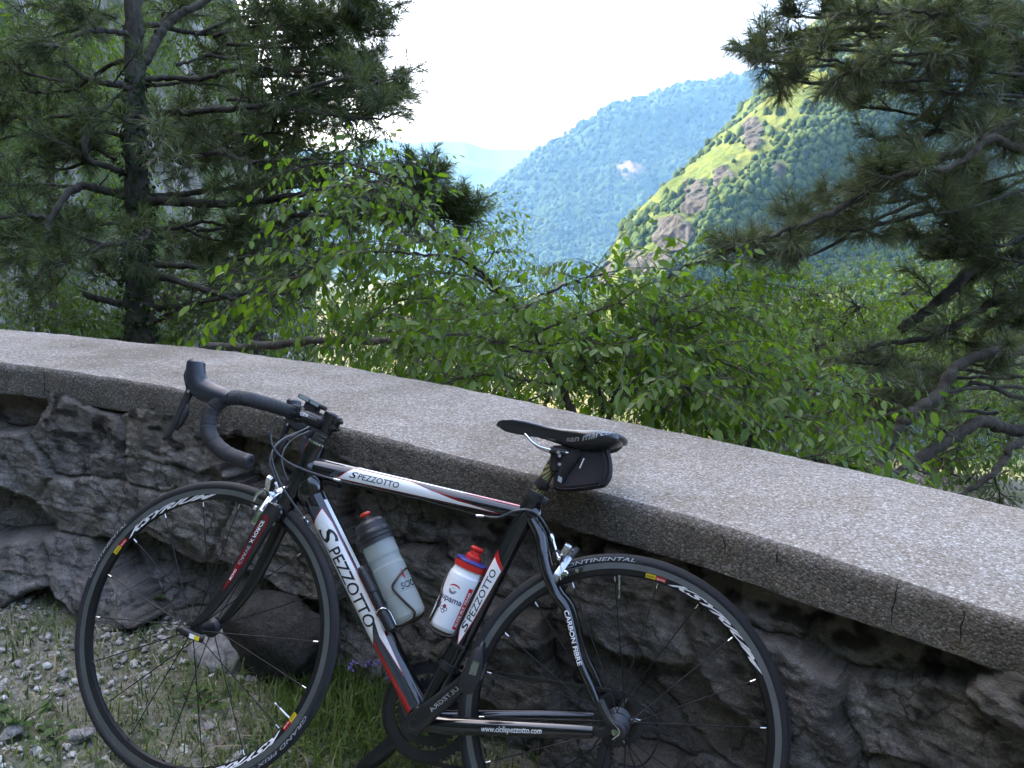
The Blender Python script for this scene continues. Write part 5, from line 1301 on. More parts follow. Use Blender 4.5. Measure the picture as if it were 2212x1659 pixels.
# --- near mountain on the right: sunlit crest with crags, wooded gully in its shade
st = lambda L: [at(*p) for p in L]
rowB = st([(1950, -150, 1700), (1750, 60, 1600), (1600, 260, 1500), (1500, 400, 1450), (1400, 520, 1380), (1330, 620, 1300), (1285, 690, 1250), (1260, 740, 1200)])
rowL = st([(2060, -190, 1250), (1868, 0, 1150), (1692, 165, 1080), (1560, 302, 1030), (1402, 440, 980), (1342, 532, 950), (1304, 625, 930), (1270, 710, 910)])
rowC = st([(2250, -60, 1000), (2040, 70, 930), (1850, 200, 880), (1700, 330, 850), (1555, 450, 820), (1440, 570, 800), (1350, 665, 790), (1300, 740, 780)])
rowM = st([(2450, 250, 900), (2250, 330, 880), (2080, 420, 860), (1930, 500, 840), (1760, 590, 800), (1600, 670, 780), (1450, 730, 770), (1380, 790, 760)])
rowE = st([(2700, 560, 700), (2450, 640, 690), (2250, 700, 680), (2050, 740, 670), (1850, 790, 660), (1700, 830, 650), (1500, 860, 650), (1400, 880, 650)])
nu, nv = 420, 420
G = loft([rowB, rowL, rowC, rowM, rowE], nu, nv, 0, 0, 0)
n_ = normals(G)
big = fbm(G[..., 0] * .011, G[..., 1] * .011, G[..., 2] * .011, 4, True); mid = fbm(G[..., 0] * .05, G[..., 1] * .05, G[..., 2] * .05, 4)
rockm = np.zeros((nu, nv))
def proj_px(P):
    d = P[..., 1] * CP - (P[..., 2] - CAM_Z) * SP; u = P[..., 1] * SP + (P[..., 2] - CAM_Z) * CP
    return 1106 + FPX * P[..., 0] / d, 829.5 - FPX * u / d
pxg, pyg = proj_px(G)
crag = fbm(G[..., 0] * .02, G[..., 1] * .02, G[..., 2] * .012, 5, True)
for (cx, cy, w, h) in [(1632, 300, 30, 42), (1505, 430, 45, 48), (1450, 505, 55, 40), (1400, 565, 60, 30), (1320, 600, 14, 40), (1570, 395, 30, 30), (1610, 560, 40, 25), (2105, 540, 75, 32), (1680, 380, 16, 26), (1700, 640, 40, 20)]:
    rockm = np.maximum(rockm, np.clip(1.25 - np.hypot((pxg - cx) / (w * .95), (pyg - cy) / (h * .95)), 0, 1) * 1.3)
crag2 = fbm(G[..., 0] * .07, G[..., 1] * .07, G[..., 2] * .03, 4, True)
rockm = np.clip(rockm * (.35 + .75 * crag + .8 * crag2), 0, 1); rockm = sstep(.32, .55, rockm)
jag = fbm(G[..., 0] * .09, G[..., 1] * .09, G[..., 2] * .02, 4, True)
G2 = G + n_ * (10 * big + 3.0 * mid)[..., None] + npv(-.5, -.8, .1) * (rockm * (4 + 5 * jag))[..., None]
colr = np.stack([rockm, rockm * 0, rockm * 0, rockm * 0 + 1], -1)
M_NEARM = far_green("grassy mountain slope", (.046, .066, .014), (.076, .088, .020), (.022, .038, .010), (.050, .048, .042), .02)
mb = MB(); mb.add(G2.reshape(-1, 3), grid_faces(nu, nv), M_NEARM, True, colr.reshape(-1, 4))
tag(mb.build("mountain", col=True), kind="structure")
M_FT1 = leaf_mat("mountain trees", (.014, .028, .010), (.040, .060, .016), 0, 1.0, spec=.05)
rg = np.random.default_rng(21)
ui, vi = rg.integers(1, nu - 1, 60000), (1 + (nv - 2) * rg.random(60000) ** .9).astype(int)
pp = G2[ui, vi]; lit = n_[ui, vi] @ npv(*sd); wood = .85 - .60 * sstep(.30, .62, lit)
cl = fbm(pp[:, 0] * .018, pp[:, 1] * .018, pp[:, 2] * .018, 4)
keep = (rockm[ui, vi] < .3) & (rg.random(60000) < wood * sstep(-.35, .25, cl + (wood - .35)))
pp = pp[keep][:17000]
mb = MB(); trees_mesh(mb, pp, 3.6, M_FT1, rg, 5)
tag(mb.build("mountain_forest"), kind="stuff")

# --- the wooded mountain across the valley, blue with distance
rowB = st([(1900, 250, 6720), (1700, 330, 6560), (1500, 380, 6400), (1330, 430, 6240), (1180, 480, 6080), (1060, 540, 5920), (960, 590, 5760)])
rowT = st([(1860, 90, 4960), (1690, 160, 4800), (1480, 203, 4720), (1330, 250, 4640), (1185, 335, 4560), (1050, 440, 4480), (960, 530, 4400)])
rowU = st([(1840, 230, 4480), (1690, 280, 4320), (1500, 320, 4192), (1350, 370, 4096), (1210, 430, 4032), (1090, 500, 3968), (980, 560, 3920)])
rowD = st([(1800, 450, 3920), (1660, 480, 3840), (1480, 510, 3728), (1330, 530, 3648), (1200, 560, 3568), (1090, 590, 3520), (990, 610, 3488)])
rowF = st([(1700, 640, 3360), (1560, 640, 3280), (1420, 640, 3200), (1300, 640, 3120), (1180, 645, 3040), (1060, 650, 3040), (960, 650, 3040)])
nu, nv = 300, 260
G = loft([rowB, rowT, rowU, rowD, rowF], nu, nv, 0, 0, 0); n_ = normals(G)
G2 = G + n_ * (60 * fbm(G[..., 0] * .0025, G[..., 1] * .0025, G[..., 2] * .0025, 4, True) + 7 * fbm(G[..., 0] * .02, G[..., 1] * .03, G[..., 2] * .03, 3))[..., None]
pxg, pyg = proj_px(G2); sc_ = sstep(1.0, .35, np.hypot((pxg - 1360) / 42, (pyg - 362) / 34)) * (fbm(G[..., 0] * .012, G[..., 1] * .012, G[..., 2] * .012, 4) > -.12)
colr = np.stack([sc_ * .9, sc_ * 0, sc_ * 0, sc_ * 0 + 1], -1)
M_MIDM = far_green("wooded mountain", (.016, .032, .013), (.024, .042, .016), (.012, .025, .010), (.14, .10, .075), .005)
mb = MB(); mb.add(G2.reshape(-1, 3), grid_faces(nu, nv), M_MIDM, True, colr.reshape(-1, 4)); tag(mb.build("mountain", col=True), kind="structure")
M_FT2 = leaf_mat("valley trees", (.009, .020, .009), (.024, .042, .015), 0, 1.0, spec=.05)
ui, vi = rg.integers(1, nu - 1, 30000), rg.integers(1, nv - 1, 30000)
pp = G2[ui, vi]; pp = pp[(rg.random(30000) < .75) & (sc_[ui, vi] < .3)][:15000]
mb = MB(); trees_mesh(mb, pp, 13, M_FT2, rg, 4); tag(mb.build("mountain_forest"), kind="stuff")

# --- valley floor, reaching out to the horizon
ax_ = np.linspace(-9000, 9000, 120); ay_ = np.geomspace(120, 12000, 120)
X, Y = np.meshgrid(ax_, ay_, indexing='ij'); Z = -128 - 30 * sstep(2500, 300, Y) + 10 * fbm(X * .001, Y * .001, 0., 3)
M_FIELD = far_green("valley meadows", (.035, .05, .015), (.13, .115, .055), (.028, .042, .012), sc=.0022, rocky=False)
mb = MB(); mb.add(np.stack([X, Y, Z], -1).reshape(-1, 3), grid_faces(120, 120), M_FIELD); tag(mb.build("valley_floor"), kind="structure")
c_ = at(1185, 634, 3000)
fx, fy = [], []
while len(fx) < 7000:
    q = at(rg.uniform(900, 1500), rg.uniform(585, 700), rg.uniform(1200, 3300)); 
    if abs((q[0] - c_[0] - (q[1] - 3000) * .15)) < 75 and 2300 < q[1] < 3150: continue
    fx.append(q[0]); fy.append(q[1])
fx, fy = np.array(fx), np.array(fy)
mb = MB(); trees_mesh(mb, np.stack([fx, fy, -128 - 30 * sstep(2500, 300, fy) + 10 * fbm(fx * .001, fy * .001, 0., 3)], -1), 8.5, M_FT2, rg, 4); tag(mb.build("valley_forest"), kind="stuff")
# --- hills at the end of the valley
def hills(line, d0, drop, name, amp, seed, m):
    top = np.array([at(px, py, d0) for px, py in line]); nu = 160
    q = spline(top, 12); cum = np.linspace(0, 1, len(q)); T = np.stack([np.interp(np.linspace(0, 1, nu), cum, q[:, j]) for j in range(3)], -1)
    t = np.linspace(-.35, 1, 60); G = np.empty((nu, 60, 3))
    G[..., 0] = T[:, None, 0]; G[..., 1] = T[:, None, 1] - t[None] * d0 * .22; G[..., 2] = T[:, None, 2] - np.abs(t[None]) ** 1.15 * (T[:, None, 2] + 140)
    G[..., 2] += amp * (fbm(G[..., 0] * 9 / d0, G[..., 1] * 9 / d0, seed, 5, True) - .3) * (1 - .2 * np.abs(t))[None]
    mb = MB(); mb.add(G.reshape(-1, 3), grid_faces(nu, 60), m); tag(mb.build(name), kind="structure")
M_FARH = far_green("far hills", (.02, .036, .014), (.03, .046, .018), (.028, .04, .015), sc=.003, rocky=False)
hills([(300, 330), (500, 345), (700, 325), (860, 306), (960, 309), (1060, 326), (1120, 322), (1185, 331), (1330, 360), (1500, 420)], 9500, 1200, "hills", 130, 3.0, M_FARH)
hills([(200, 400), (500, 410), (760, 385), (860, 352), (950, 368), (1040, 388), (1110, 378), (1200, 400), (1350, 450)], 7600, 700, "hills", 80, 8.0, M_FARH)
hills([(200, 470), (600, 465), (860, 440), (960, 425), (1060, 440), (1150, 470)], 6200, 700, "hills", 50, 12.0, M_FARH)
# ================================================================== trees and plants
def bark_mat(name, d, l, sc=14, stretch=.25):
    m, nt, b = mat(name)
    tc = N(nt, "ShaderNodeTexCoord"); mp = N(nt, "ShaderNodeMapping"); mp.inputs["Scale"].default_value = (1, 1, stretch); nt.links.new(tc.outputs["Object"], mp.inputs[0])
    n = noise(nt, sc, 7, .7, mp.outputs[0]); n2 = noise(nt, 2.5, 4, .5, tc.outputs["Object"])
    c = ramp(nt, n, [(.35, d), (.65, l)]); c = mixc(nt, ramp(nt, n2, [(.45, (0, 0, 0)), (.7, (.6, .6, .6))]), c, tuple(x * 1.5 for x in l))
    nt.links.new(c, b.inputs["Base Color"]); b.inputs["Roughness"].default_value = .95; b.inputs["Specular IOR Level"].default_value = .15
    bp = N(nt, "ShaderNodeBump"); bp.inputs["Strength"].default_value = 1; bp.inputs["Distance"].default_value = .02; nt.links.new(n, bp.inputs["Height"]); nt.links.new(bp.outputs[0], b.inputs["Normal"]); return m
M_PBARK = bark_mat("pine bark", (.030, .026, .020), (.085, .079, .066), 22)
M_DEAD = bark_mat("dead grey wood", (.10, .09, .08), (.24, .22, .20), 26)
M_SBARK = bark_mat("smooth dark bark", (.032, .027, .024), (.085, .074, .066), 40, .5)
M_TWIG = bark_mat("twig bark", (.05, .042, .034), (.15, .135, .12), 50, .5)
M_NEED = leaf_mat("pine needles", (.036, .056, .022), (.12, .145, .055), .25, .5, (1.3, 1.5, .6))
M_NEED2 = leaf_mat("near pine needles", (.055, .068, .036), (.175, .185, .10), .28, .45, (1.2, 1.4, .6))
M_LEAF = leaf_mat("fresh green leaves", (.058, .105, .016), (.13, .205, .03), .5, .42, (1.5, 1.7, .5))
M_LEAFB = leaf_mat("yellow green leaves", (.06, .105, .018), (.15, .215, .034), .5, .5, (1.5, 1.7, .5))
M_LEAFD = leaf_mat("dark green leaves", (.042, .08, .016), (.105, .165, .03), .5, .45, (1.4, 1.6, .5))
M_IVY = leaf_mat("ivy leaves", (.012, .026, .009), (.035, .06, .018), .2, .7, spec=.15)

def limb(mb, pts, r0, r1, m, sides=9, wob=.0, k=7, rg=None, power=1.0):
    P = spline(pts, k); n = len(P); t = np.linspace(0, 1, n) ** power
    if wob and rg is not None:
        w = rg.normal(0, wob, (n, 3)); w[0] = 0; P = P + w
    r = r0 + (r1 - r0) * t
    r = r * (1 + .10 * np.sin(np.arange(n) * 1.9 + n))
    tube(mb, P, r, m, sides); return P
def needles(mb, P, D, n, L, w, m, rg, brush=.09):
    """tufts: P tips, D directions"""
    q = len(P)
    T = nrm(D)[:, None, :]; ref = np.where(np.abs(T[..., 2:3]) < .9, npv(0, 0, 1), npv(1, 0, 0)); A = nrm(np.cross(T, ref)); B = np.cross(T, A)
    u = rg.random((q, n, 1)) ** 1.3; ph = rg.uniform(0, 2 * np.pi, (q, n, 1)); th = R(22) + R(48) * rg.random((q, n, 1)) * (.5 + .5 * u)
    d = T * np.cos(th) + (A * np.cos(ph) + B * np.sin(ph)) * np.sin(th)
    d = nrm(d + npv(0, 0, -.10))
    o = P[:, None, :] - T * u * brush
    ln = L * rg.uniform(.7, 1.15, (q, n, 1)); side = nrm(np.cross(d, nrm(rg.normal(size=(q, n, 3))))) * w * .5
    V = np.stack([o - side, o + side, o + d * ln * .6 + side * .8 + npv(0, 0, -.004), o + d * ln * .6 - side * .8 + npv(0, 0, -.004), o + d * ln + npv(0, 0, -.012) * (ln / .1)], 2).reshape(-1, 3)
    b5 = np.arange(q * n)[:, None] * 5
    mb.add(V, b5 + np.array([[0, 1, 2, 3]]), m)
    mb.L.append((b5 + np.array([[3, 2, 4]]) + mb.n - len(V)).ravel()); mb.T.append(np.full(q * n, 3)); mb.M.append(np.full(q * n, mb.mi(m))); mb.SM.append(np.ones(q * n, bool))
def boughs(mw, tips, P, rg, n2, L2, n3, L3, rb, m, f0=.35, upb=.12, flat=.55):
    """side branches and twigs on the outer part of branch P; collects tuft tips"""
    cum = np.concatenate([[0], np.cumsum(np.linalg.norm(np.diff(P, axis=0), axis=1))]); tot = cum[-1]
    T = nrm(np.gradient(P, axis=0))
    I = lambda A, s: np.array([np.interp(s, cum, A[:, j]) for j in range(3)])
    for f in np.sort(rg.uniform(f0, 1.0, n2)):
        o = I(P, f * tot); t = nrm(I(T, f * tot)); rnd = nrm(rg.normal(size=3) * npv(1, 1, flat)); d = nrm(t * .55 + rnd * .9 + npv(0, 0, upb))
        L = L2 * rg.uniform(.5, 1.15) * (1.2 - .72 * f)
        q = [o, o + d * L * .4 + npv(0, 0, -.02 * L), o + d * L * .75 + rg.normal(0, .05 * L, 3), o + d * L + npv(0, 0, .10 * L) + rg.normal(0, .06 * L, 3)]
        S_ = spline(q, 4); tube(mw, S_, np.linspace(rb, rb * .45, len(S_)), m, 5, caps=False)
        for g in list(rg.uniform(.3, .97, n3)) + [1.0]:
            i = int(g * (len(S_) - 1)); o2 = S_[i]; t2 = nrm(S_[min(i + 1, len(S_) - 1)] - S_[max(i - 1, 0)])
            d2 = t2 if g == 1.0 else nrm(t2 * .6 + nrm(rg.normal(size=3) * npv(1, 1, .7)) * .8 + npv(0, 0, upb * 1.6)); l3 = L3 * rg.uniform(.5, 1.2)
            e = o2 + d2 * l3; tube(mw, [o2, o2 + d2 * l3 * .5 + npv(0, 0, -.008), e], [rb * .45, rb * .38, rb * .3], m, 4, caps=False)
            tips.append((e, d2))
    tips.append((P[-1], nrm(P[-1] - P[-3])))

# ---- pine on the left, behind the wall
rg = np.random.default_rng(3)
tp = [at(304, 800, 7.6), at(303, 700, 7.6), at(300, 580, 7.6), at(296, 430, 7.6), at(292, 220, 7.6), at(288, 20, 7.6), at(286, -160, 7.6), at(284, -330, 7.6)]
base = tp[0] + npv(0, 0, -.9)
pine = empty("pine_tree", base, "tall dark pine with ivy on its trunk and long bare limbs, left behind the wall", "pine tree")
loc = lambda V: np.asarray(V, float) - npv(*_o)
_o = base
mw = MB(loc); limb(mw, [base] + tp, .165, .055, M_PBARK, 18, .006, 8, rg); mw.build("trunk", pine)
mw = MB(loc); tips = []
dd = 7.6
LIMBS = [  # (points, r0, r1, how many side branches)
    ([(300, 432, 0), (380, 436, -.1), (480, 441, -.3), (580, 432, -.4), (660, 418, -.5), (760, 405, -.5), (860, 420, -.6)], .050, .016, 12),
    ([(300, 428, 0), (380, 422, .2), (450, 412, .3), (540, 398, .4), (620, 372, .4)], .042, .014, 9),
    ([(290, 428, 0), (235, 415, -.1), (180, 402, -.3), (140, 425, -.5), (108, 480, -.6), (98, 545, -.7), (110, 600, -.7)], .048, .014, 4),
    ([(108, 470, -.6), (60, 466, -.6), (0, 470, -.6), (-60, 480, -.6)], .022, .012, 4),
    ([(290, 378, 0), (235, 362, -.2), (195, 345, -.3), (180, 305, -.4), (195, 262, -.4), (235, 228, -.4), (258, 200, -.4)], .036, .012, 4),
    ([(294, 198, 0), (245, 182, -.2), (190, 170, -.4), (160, 150, -.5), (140, 130, -.5)], .036, .016, 3),
    ([(292, 78, 0), (240, 68, -.3), (190, 66, -.5), (160, 80, -.6), (110, 100, -.8), (60, 92, -.9)], .028, .012, 5),
    ([(300, 150, 0), (320, 120, .0), (345, 75, .1), (375, 40, .2), (430, 10, .3), (500, -40, .4)], .052, .030, 2),
    ([(294, 50, 0), (350, 58, .2), (430, 72, .3), (520, 66, .3), (610, 60, .3), (740, 45, .3), (800, 30, .3)], .030, .010, 12),
    ([(298, 172, 0), (360, 168, .0), (430, 170, -.1), (520, 148, -.2), (600, 150, -.2), (700, 160, -.2), (790, 190, -.3), (850, 210, -.3)], .030, .010, 13),
    ([(298, 185, 0), (350, 182, .3), (420, 178, .4), (500, 190, .5)], .026, .010, 5),
    ([(340, 246, -.6), (420, 240, -.6), (520, 232, -.7), (590, 225, -.7), (650, 198, -.8), (720, 176, -.8), (780, 168, -.8), (820, 180, -.9)], .034, .010, 12),
    ([(580, 224, -.7), (660, 240, -.7), (740, 252, -.7), (820, 255, -.8), (865, 240, -.8)], .018, .008, 8),
    ([(305, 575, 0), (380, 574, -.3), (450, 578, -.5), (520, 588, -.6), (600, 592, -.7), (680, 600, -.7)], .034, .012, 6),
    ([(306, 590, 0), (360, 600, -.4), (430, 622, -.8), (500, 645, -1.0), (570, 660, -1.1)], .042, .014, 6),
    ([(305, 662, 0), (360, 664, -.2), (420, 655, -.4), (500, 640, -.5), (590, 628, -.6)], .040, .012, 5),
    ([(305, 705, 0), (345, 690, -.2), (400, 662, -.4), (440, 655, -.4)], .026, .012, 2),
    ([(300, 660, 0), (270, 658, -.1), (225, 648, -.2), (180, 635, -.3)], .040, .030, 0),
    ([(300, 500, 0), (380, 492, .3), (450, 480, .5), (520, 500, .6), (620, 530, .6)], .026, .008, 9),
    ([(296, 330, 0), (380, 345, -.3), (460, 330, -.5), (540, 350, -.6), (640, 345, -.7), (740, 340, -.7)], .028, .009, 11),
    ([(290, 300, 0), (220, 285, .2), (140, 300, .3), (60, 290, .4), (0, 300, .4)], .028, .010, 9),
    ([(292, 130, 0), (240, 140, .3), (160, 190, .5), (80, 200, .6), (20, 190, .6)], .026, .010, 10),
    ([(296, 520, 0), (230, 530, -.5), (160, 560, -.9), (90, 590, -1.1)], .026, .010, 8),
    ([(298, 250, 0), (330, 270, -.8), (350, 320, -1.3), (330, 350, -1.5)], .024, .009, 7),
    ([(298, 480, 0), (320, 500, -.9), (300, 530, -1.4)], .022, .009, 6),
]
for pts, r0, r1, n2 in LIMBS:
    P = limb(mw, [at(x, y, dd + z) for x, y, z in pts], r0, r1, M_PBARK, 9, .006, 7, rg)
    if n2: boughs(mw, tips, P, rg, int(n2 * 1.0), .60, 5, .17, .0075, M_PBARK, .30)
CL = [(820, 38), (850, 60), (870, 188), (862, 238), (835, 205), (800, 150), (780, 245), (800, 20), (768, 60), (700, 100), (640, 50), (560, 30), (470, 110), (600, 130), (700, 215), (650, 285), (560, 300), (450, 290), (380, 300), (420, 355), (520, 330), (620, 330), (560, 490), (640, 520), (500, 520), (420, 560), (560, 560), (660, 600), (480, 690), (940, 385), (985, 445), (1000, 470), (900, 430), (860, 470), (800, 440), (740, 480), (40, 80), (150, 60), (30, 150), (200, 230), (20, 250), (140, 310), (80, 360), (200, 310), (30, 400), (130, 340), (50, 530), (200, 480), (250, 520), (160, 520), (235, 590), (40, 610), (340, 540), (350, 460), (200, 20), (380, 20), (110, 20), (600, 230), (740, 130), (700, 60), (420, 250), (340, 620), (400, 500), (740, 560), (700, 400)]
for cx, cy in CL:
    if 235 < cx < 352 or rg.random() < .22 and cx < 600: continue
    z = rg.uniform(-.5, .9); sy = np.clip(cy + rg.uniform(-30, 60), -150, 700)
    if cx > 880: z = -.6
    P = limb(mw, [at(297 + (cx - 297) * .48, sy + (cy - sy) * .3 + rg.uniform(-15, 25), dd + z * .5), at(297 + (cx - 297) * .75, sy + (cy - sy) * .7 + 5, dd + z * .8), at(cx, cy, dd + z)], .020, .007, M_PBARK, 7, .006, 6, rg)
    boughs(mw, tips, P, rg, 6 if cx < 620 else 11, .50 if cx < 620 else .42, 5, .16, .0065, M_PBARK, .62 if cx < 880 else .8)
mw.build("branch", pine)
P = np.array([t[0] for t in tips]); D = np.array([t[1] for t in tips])
print("left tufts", len(P))
mw = MB(loc); needles(mw, P, D, 40, .125, .0046, M_NEED, rg, .11); mw.build("needles", pine)
mw = MB(loc)   # ivy
def leaves(mb, P, D, Nn, L, w, m, rg, curl=.12):
    """leaf blades folded along the midrib: P stalk ends, D tip directions, Nn upper sides"""
    D = nrm(D); Sd = nrm(np.cross(Nn, D)); Nn = np.cross(D, Sd); L = np.broadcast_to(np.asarray(L, float), (len(P),))[:, None]; W_ = L * w
    dr = Nn * L * curl
    V = np.stack([P, P + D * L * .28 + Sd * W_ * .42 + dr * .35, P + D * L * .66 + Sd * W_ * .40 + dr * .1, P + D * L - dr * .9, P + D * L * .66 - Sd * W_ * .40 + dr * .1, P + D * L * .28 - Sd * W_ * .42 + dr * .35], 1).reshape(-1, 3)
    b = np.arange(len(P))[:, None] * 6
    mb.add(V, np.concatenate([b + np.array([[0, 1, 2, 3]]), b + np.array([[0, 3, 4, 5]])]), m)
q = 1500; yy = rg.uniform(150, 745, q) ; yy = np.where(rg.random(q) < .25, rg.uniform(430, 600, q), yy); th = rg.uniform(0, 6.28, q)
rr_ = np.interp(yy, [0, 430, 745], [.07, .115, .15]) + np.abs(rg.normal(0, .035, q)); cc = np.array([at(np.interp(y, [20, 220, 430, 580, 700], [288, 292, 296, 300, 303]), y, 7.6) for y in yy])
dirs = np.stack([np.cos(th), np.sin(th), 0 * th], -1); leaves(mw, cc + dirs * rr_[:, None], nrm(dirs * .5 + npv(0, 0, -.8) + rg.normal(0, .4, (q, 3))), dirs, rg.uniform(.025, .055, q), .9, M_IVY, rg)
mw.build("ivy", pine)

# ---- pine on the right, its boughs reaching in from beyond the frame
rg = np.random.default_rng(5)
base = at(2720, 1350, 4.6); _o = base
pine2 = empty("pine_tree", base, "near pine reaching in from the right with long needle tufts and crooked boughs", "pine tree")
mw = MB(loc); limb(mw, [base, at(2710, 1000, 4.6), at(2690, 600, 4.6), at(2680, 200, 4.6), at(2660, -250, 4.6)], .17, .08, M_PBARK, 16, .008, 8, rg); mw.build("trunk", pine2)
mw = MB(loc); tips = []
LIMBS = [
    ([(2690, 120, 4.6), (2450, 60, 4.4), (2212, 20, 4.3), (2060, 70, 4.2), (1900, 62, 4.1), (1760, 66, 4.0), (1660, 88, 3.95), (1570, 108, 3.9)], .050, .008, 24),
    ([(2690, 300, 4.6), (2400, 120, 4.2), (2212, 88, 4.0), (2140, 52, 3.9), (2080, 72, 3.85), (2040, 85, 3.8)], .040, .018, 7),
    ([(2685, 260, 4.6), (2400, 130, 4.4), (2212, 148, 4.2), (2170, 180, 4.15), (2130, 215, 4.1), (2118, 262, 4.1)], .050, .028, 4),
    ([(2690, 420, 4.6), (2400, 290, 4.3), (2212, 228, 4.1), (2120, 262, 4.0), (2000, 288, 3.95), (1900, 300, 3.9)], .045, .012, 9),
    ([(2690, 470, 4.6), (2400, 330, 4.1), (2212, 268, 3.8), (2100, 318, 3.7), (2010, 352, 3.65), (1890, 412, 3.6), (1790, 462, 3.55), (1690, 498, 3.5), (1610, 535, 3.5), (1580, 542, 3.5)], .042, .008, 26),
    ([(2690, 520, 4.6), (2400, 400, 3.9), (2212, 330, 3.6), (2140, 300, 3.5), (2070, 352, 3.45), (1990, 372, 3.4), (1900, 385, 3.4)], .036, .012, 12),
    ([(2690, 640, 4.6), (2400, 540, 4.3), (2212, 548, 4.1), (2110, 578, 4.0), (2060, 620, 3.95), (2000, 672, 3.9), (1945, 712, 3.9)], .046, .030, 5),
    ([(2695, 700, 4.6), (2400, 620, 4.2), (2212, 630, 3.9), (2140, 655, 3.85), (2080, 690, 3.8), (2010, 730, 3.8), (1900, 745, 3.8), (1830, 775, 3.8)], .046, .010, 12),
    ([(2700, 820, 4.6), (2400, 760, 3.9), (2180, 760, 3.6), (2070, 790, 3.5), (2030, 850, 3.45), (1985, 880, 3.4), (1945, 920, 3.4), (1905, 985, 3.4), (1875, 1040, 3.4)], .036, .030, 3),
    ([(2700, 900, 4.6), (2450, 900, 4.0), (2212, 932, 3.6), (2130, 908, 3.5), (2060, 945, 3.45), (1990, 990, 3.4), (1930, 1030, 3.35), (1890, 1060, 3.35)], .040, .030, 2),
    ([(2700, 950, 4.6), (2450, 900, 3.9), (2212, 952, 3.5), (2170, 990, 3.45), (2130, 1035, 3.4), (2070, 1070, 3.4)], .032, .014, 3),
    ([(2212, 860, 3.9), (2110, 830, 3.9), (2060, 850, 3.9), (2000, 880, 3.85), (1930, 870, 3.8), (1850, 850, 3.8)], .018, .008, 8),
    ([(2120, 262, 4.1), (2040, 262, 4.05), (1960, 262, 4.0)], .012, .006, 3),
]
for pts, r0, r1, n2 in LIMBS:
    P = limb(mw, [at(*p) for p in pts], r0 * .72, r1 * .8, M_PBARK, 11, .004, 7, rg)
    boughs(mw, tips, P, rg, n2, .21, 4, .09, .0055, M_PBARK, .40 if len(pts) > 6 else .55, .10, .7)
CL = [(1580, 105), (1640, 130), (1700, 95), (1760, 125), (1830, 70), (1900, 110), (1960, 60), (2050, 130), (2150, 40), (1690, 170), (1750, 180), (1850, 170), (1930, 190), (1830, 225), (2010, 190), (2100, 150), (2180, 200), (1690, 30), (1760, 30), (1860, 20), (1950, 20), (2080, 20), (1600, 545), (1650, 500), (1700, 540), (1690, 460), (1760, 430), (1810, 400), (1885, 375), (1850, 470), (1780, 490), (2030, 400), (2000, 450), (1950, 500), (2060, 460), (2130, 420), (2190, 480), (2110, 520), (2030, 510), (2160, 560), (1990, 550), (1900, 690), (1870, 740), (1950, 770), (2030, 730), (2110, 710), (2190, 740), (1830, 780), (1890, 820), (1980, 810), (2070, 780), (2160, 800), (1850, 880), (2180, 650), (2060, 560), (1990, 130), (2120, 90), (2090, 480), (2060, 420), (2150, 470), (2020, 480), (1920, 650), (2000, 690), (1940, 720), (2140, 690), (2190, 560), (1880, 860), (1960, 840)]
for cx, cy in CL:
    if cy > 600 and rg.random() < .45: continue
    z = rg.uniform(3.5, 4.3); ox = min(2460, cx + rg.uniform(260, 420)); oy = cy + rg.uniform(-20, 60) * (1 if cy < 560 else .6)
    if 300 < cy < 560: oy = cy - rg.uniform(30, 120)
    P = limb(mw, [at(ox, oy, 4.3), at((ox * .6 + cx * .4), (oy * .55 + cy * .45), (4.3 + z) / 2), at(cx + 60, cy + 8, z), at(cx, cy, z)], .012, .005, M_PBARK, 6, .004, 5, rg)
    boughs(mw, tips, P, rg, 4, .15, 4, .08, .0045, M_PBARK, .70, .12, .8)
mw.build("branch", pine2)
P = np.array([t[0] for t in tips]); D = np.array([t[1] for t in tips])
print("right tufts", len(P))
mw = MB(loc); needles(mw, P, D, 52, .098, .0026, M_NEED2, rg, .07); mw.build("needles", pine2)

# ---- broad-leaved shoots
def shoots(mw, ml, O, D, L, leafL, gap, m, mt, rg, droop=.35, rt=.0022, width=.52, sides=4):
    PP, DD, NN, LL = [], [], [], []
    for o, d, l in zip(O, nrm(D), L):
        n = max(3, int(l / gap)); t = np.linspace(0, 1, 5)
        path = o + d * (l * t)[:, None] + npv(0, 0, -droop * l) * (t ** 2)[:, None] + rg.normal(0, .012 * l, (5, 3)) * t[:, None]
        if mw is not None: tube(mw, path, rt * (1.0 - .7 * t), mt, sides, caps=False)
        s = np.linspace(.12, 1, n); q = np.stack([np.interp(s, t, path[:, j]) for j in range(3)], -1); tg = nrm(np.stack([np.interp(s, t, np.gradient(path[:, j])) for j in range(3)], -1))
        sd_ = nrm(np.cross(tg, npv(0, 0, 1)) + 1e-6) * np.where(np.arange(n) % 2, 1, -1)[:, None]
        dl = nrm(tg * .45 + sd_ * .62 + npv(0, 0, -.72) + rg.normal(0, .28, (n, 3))); dl[-1] = nrm(tg[-1] + npv(0, 0, -.2))
        PP.append(q + dl * .008); DD.append(dl); NN.append(nrm(npv(0, 0, 1) + rg.normal(0, .38, (n, 3)))); LL.append(leafL * rg.uniform(.45, 1.25, n))
    leaves(ml, np.concatenate(PP), np.concatenate(DD), np.concatenate(NN), np.concatenate(LL), width, m, rg)
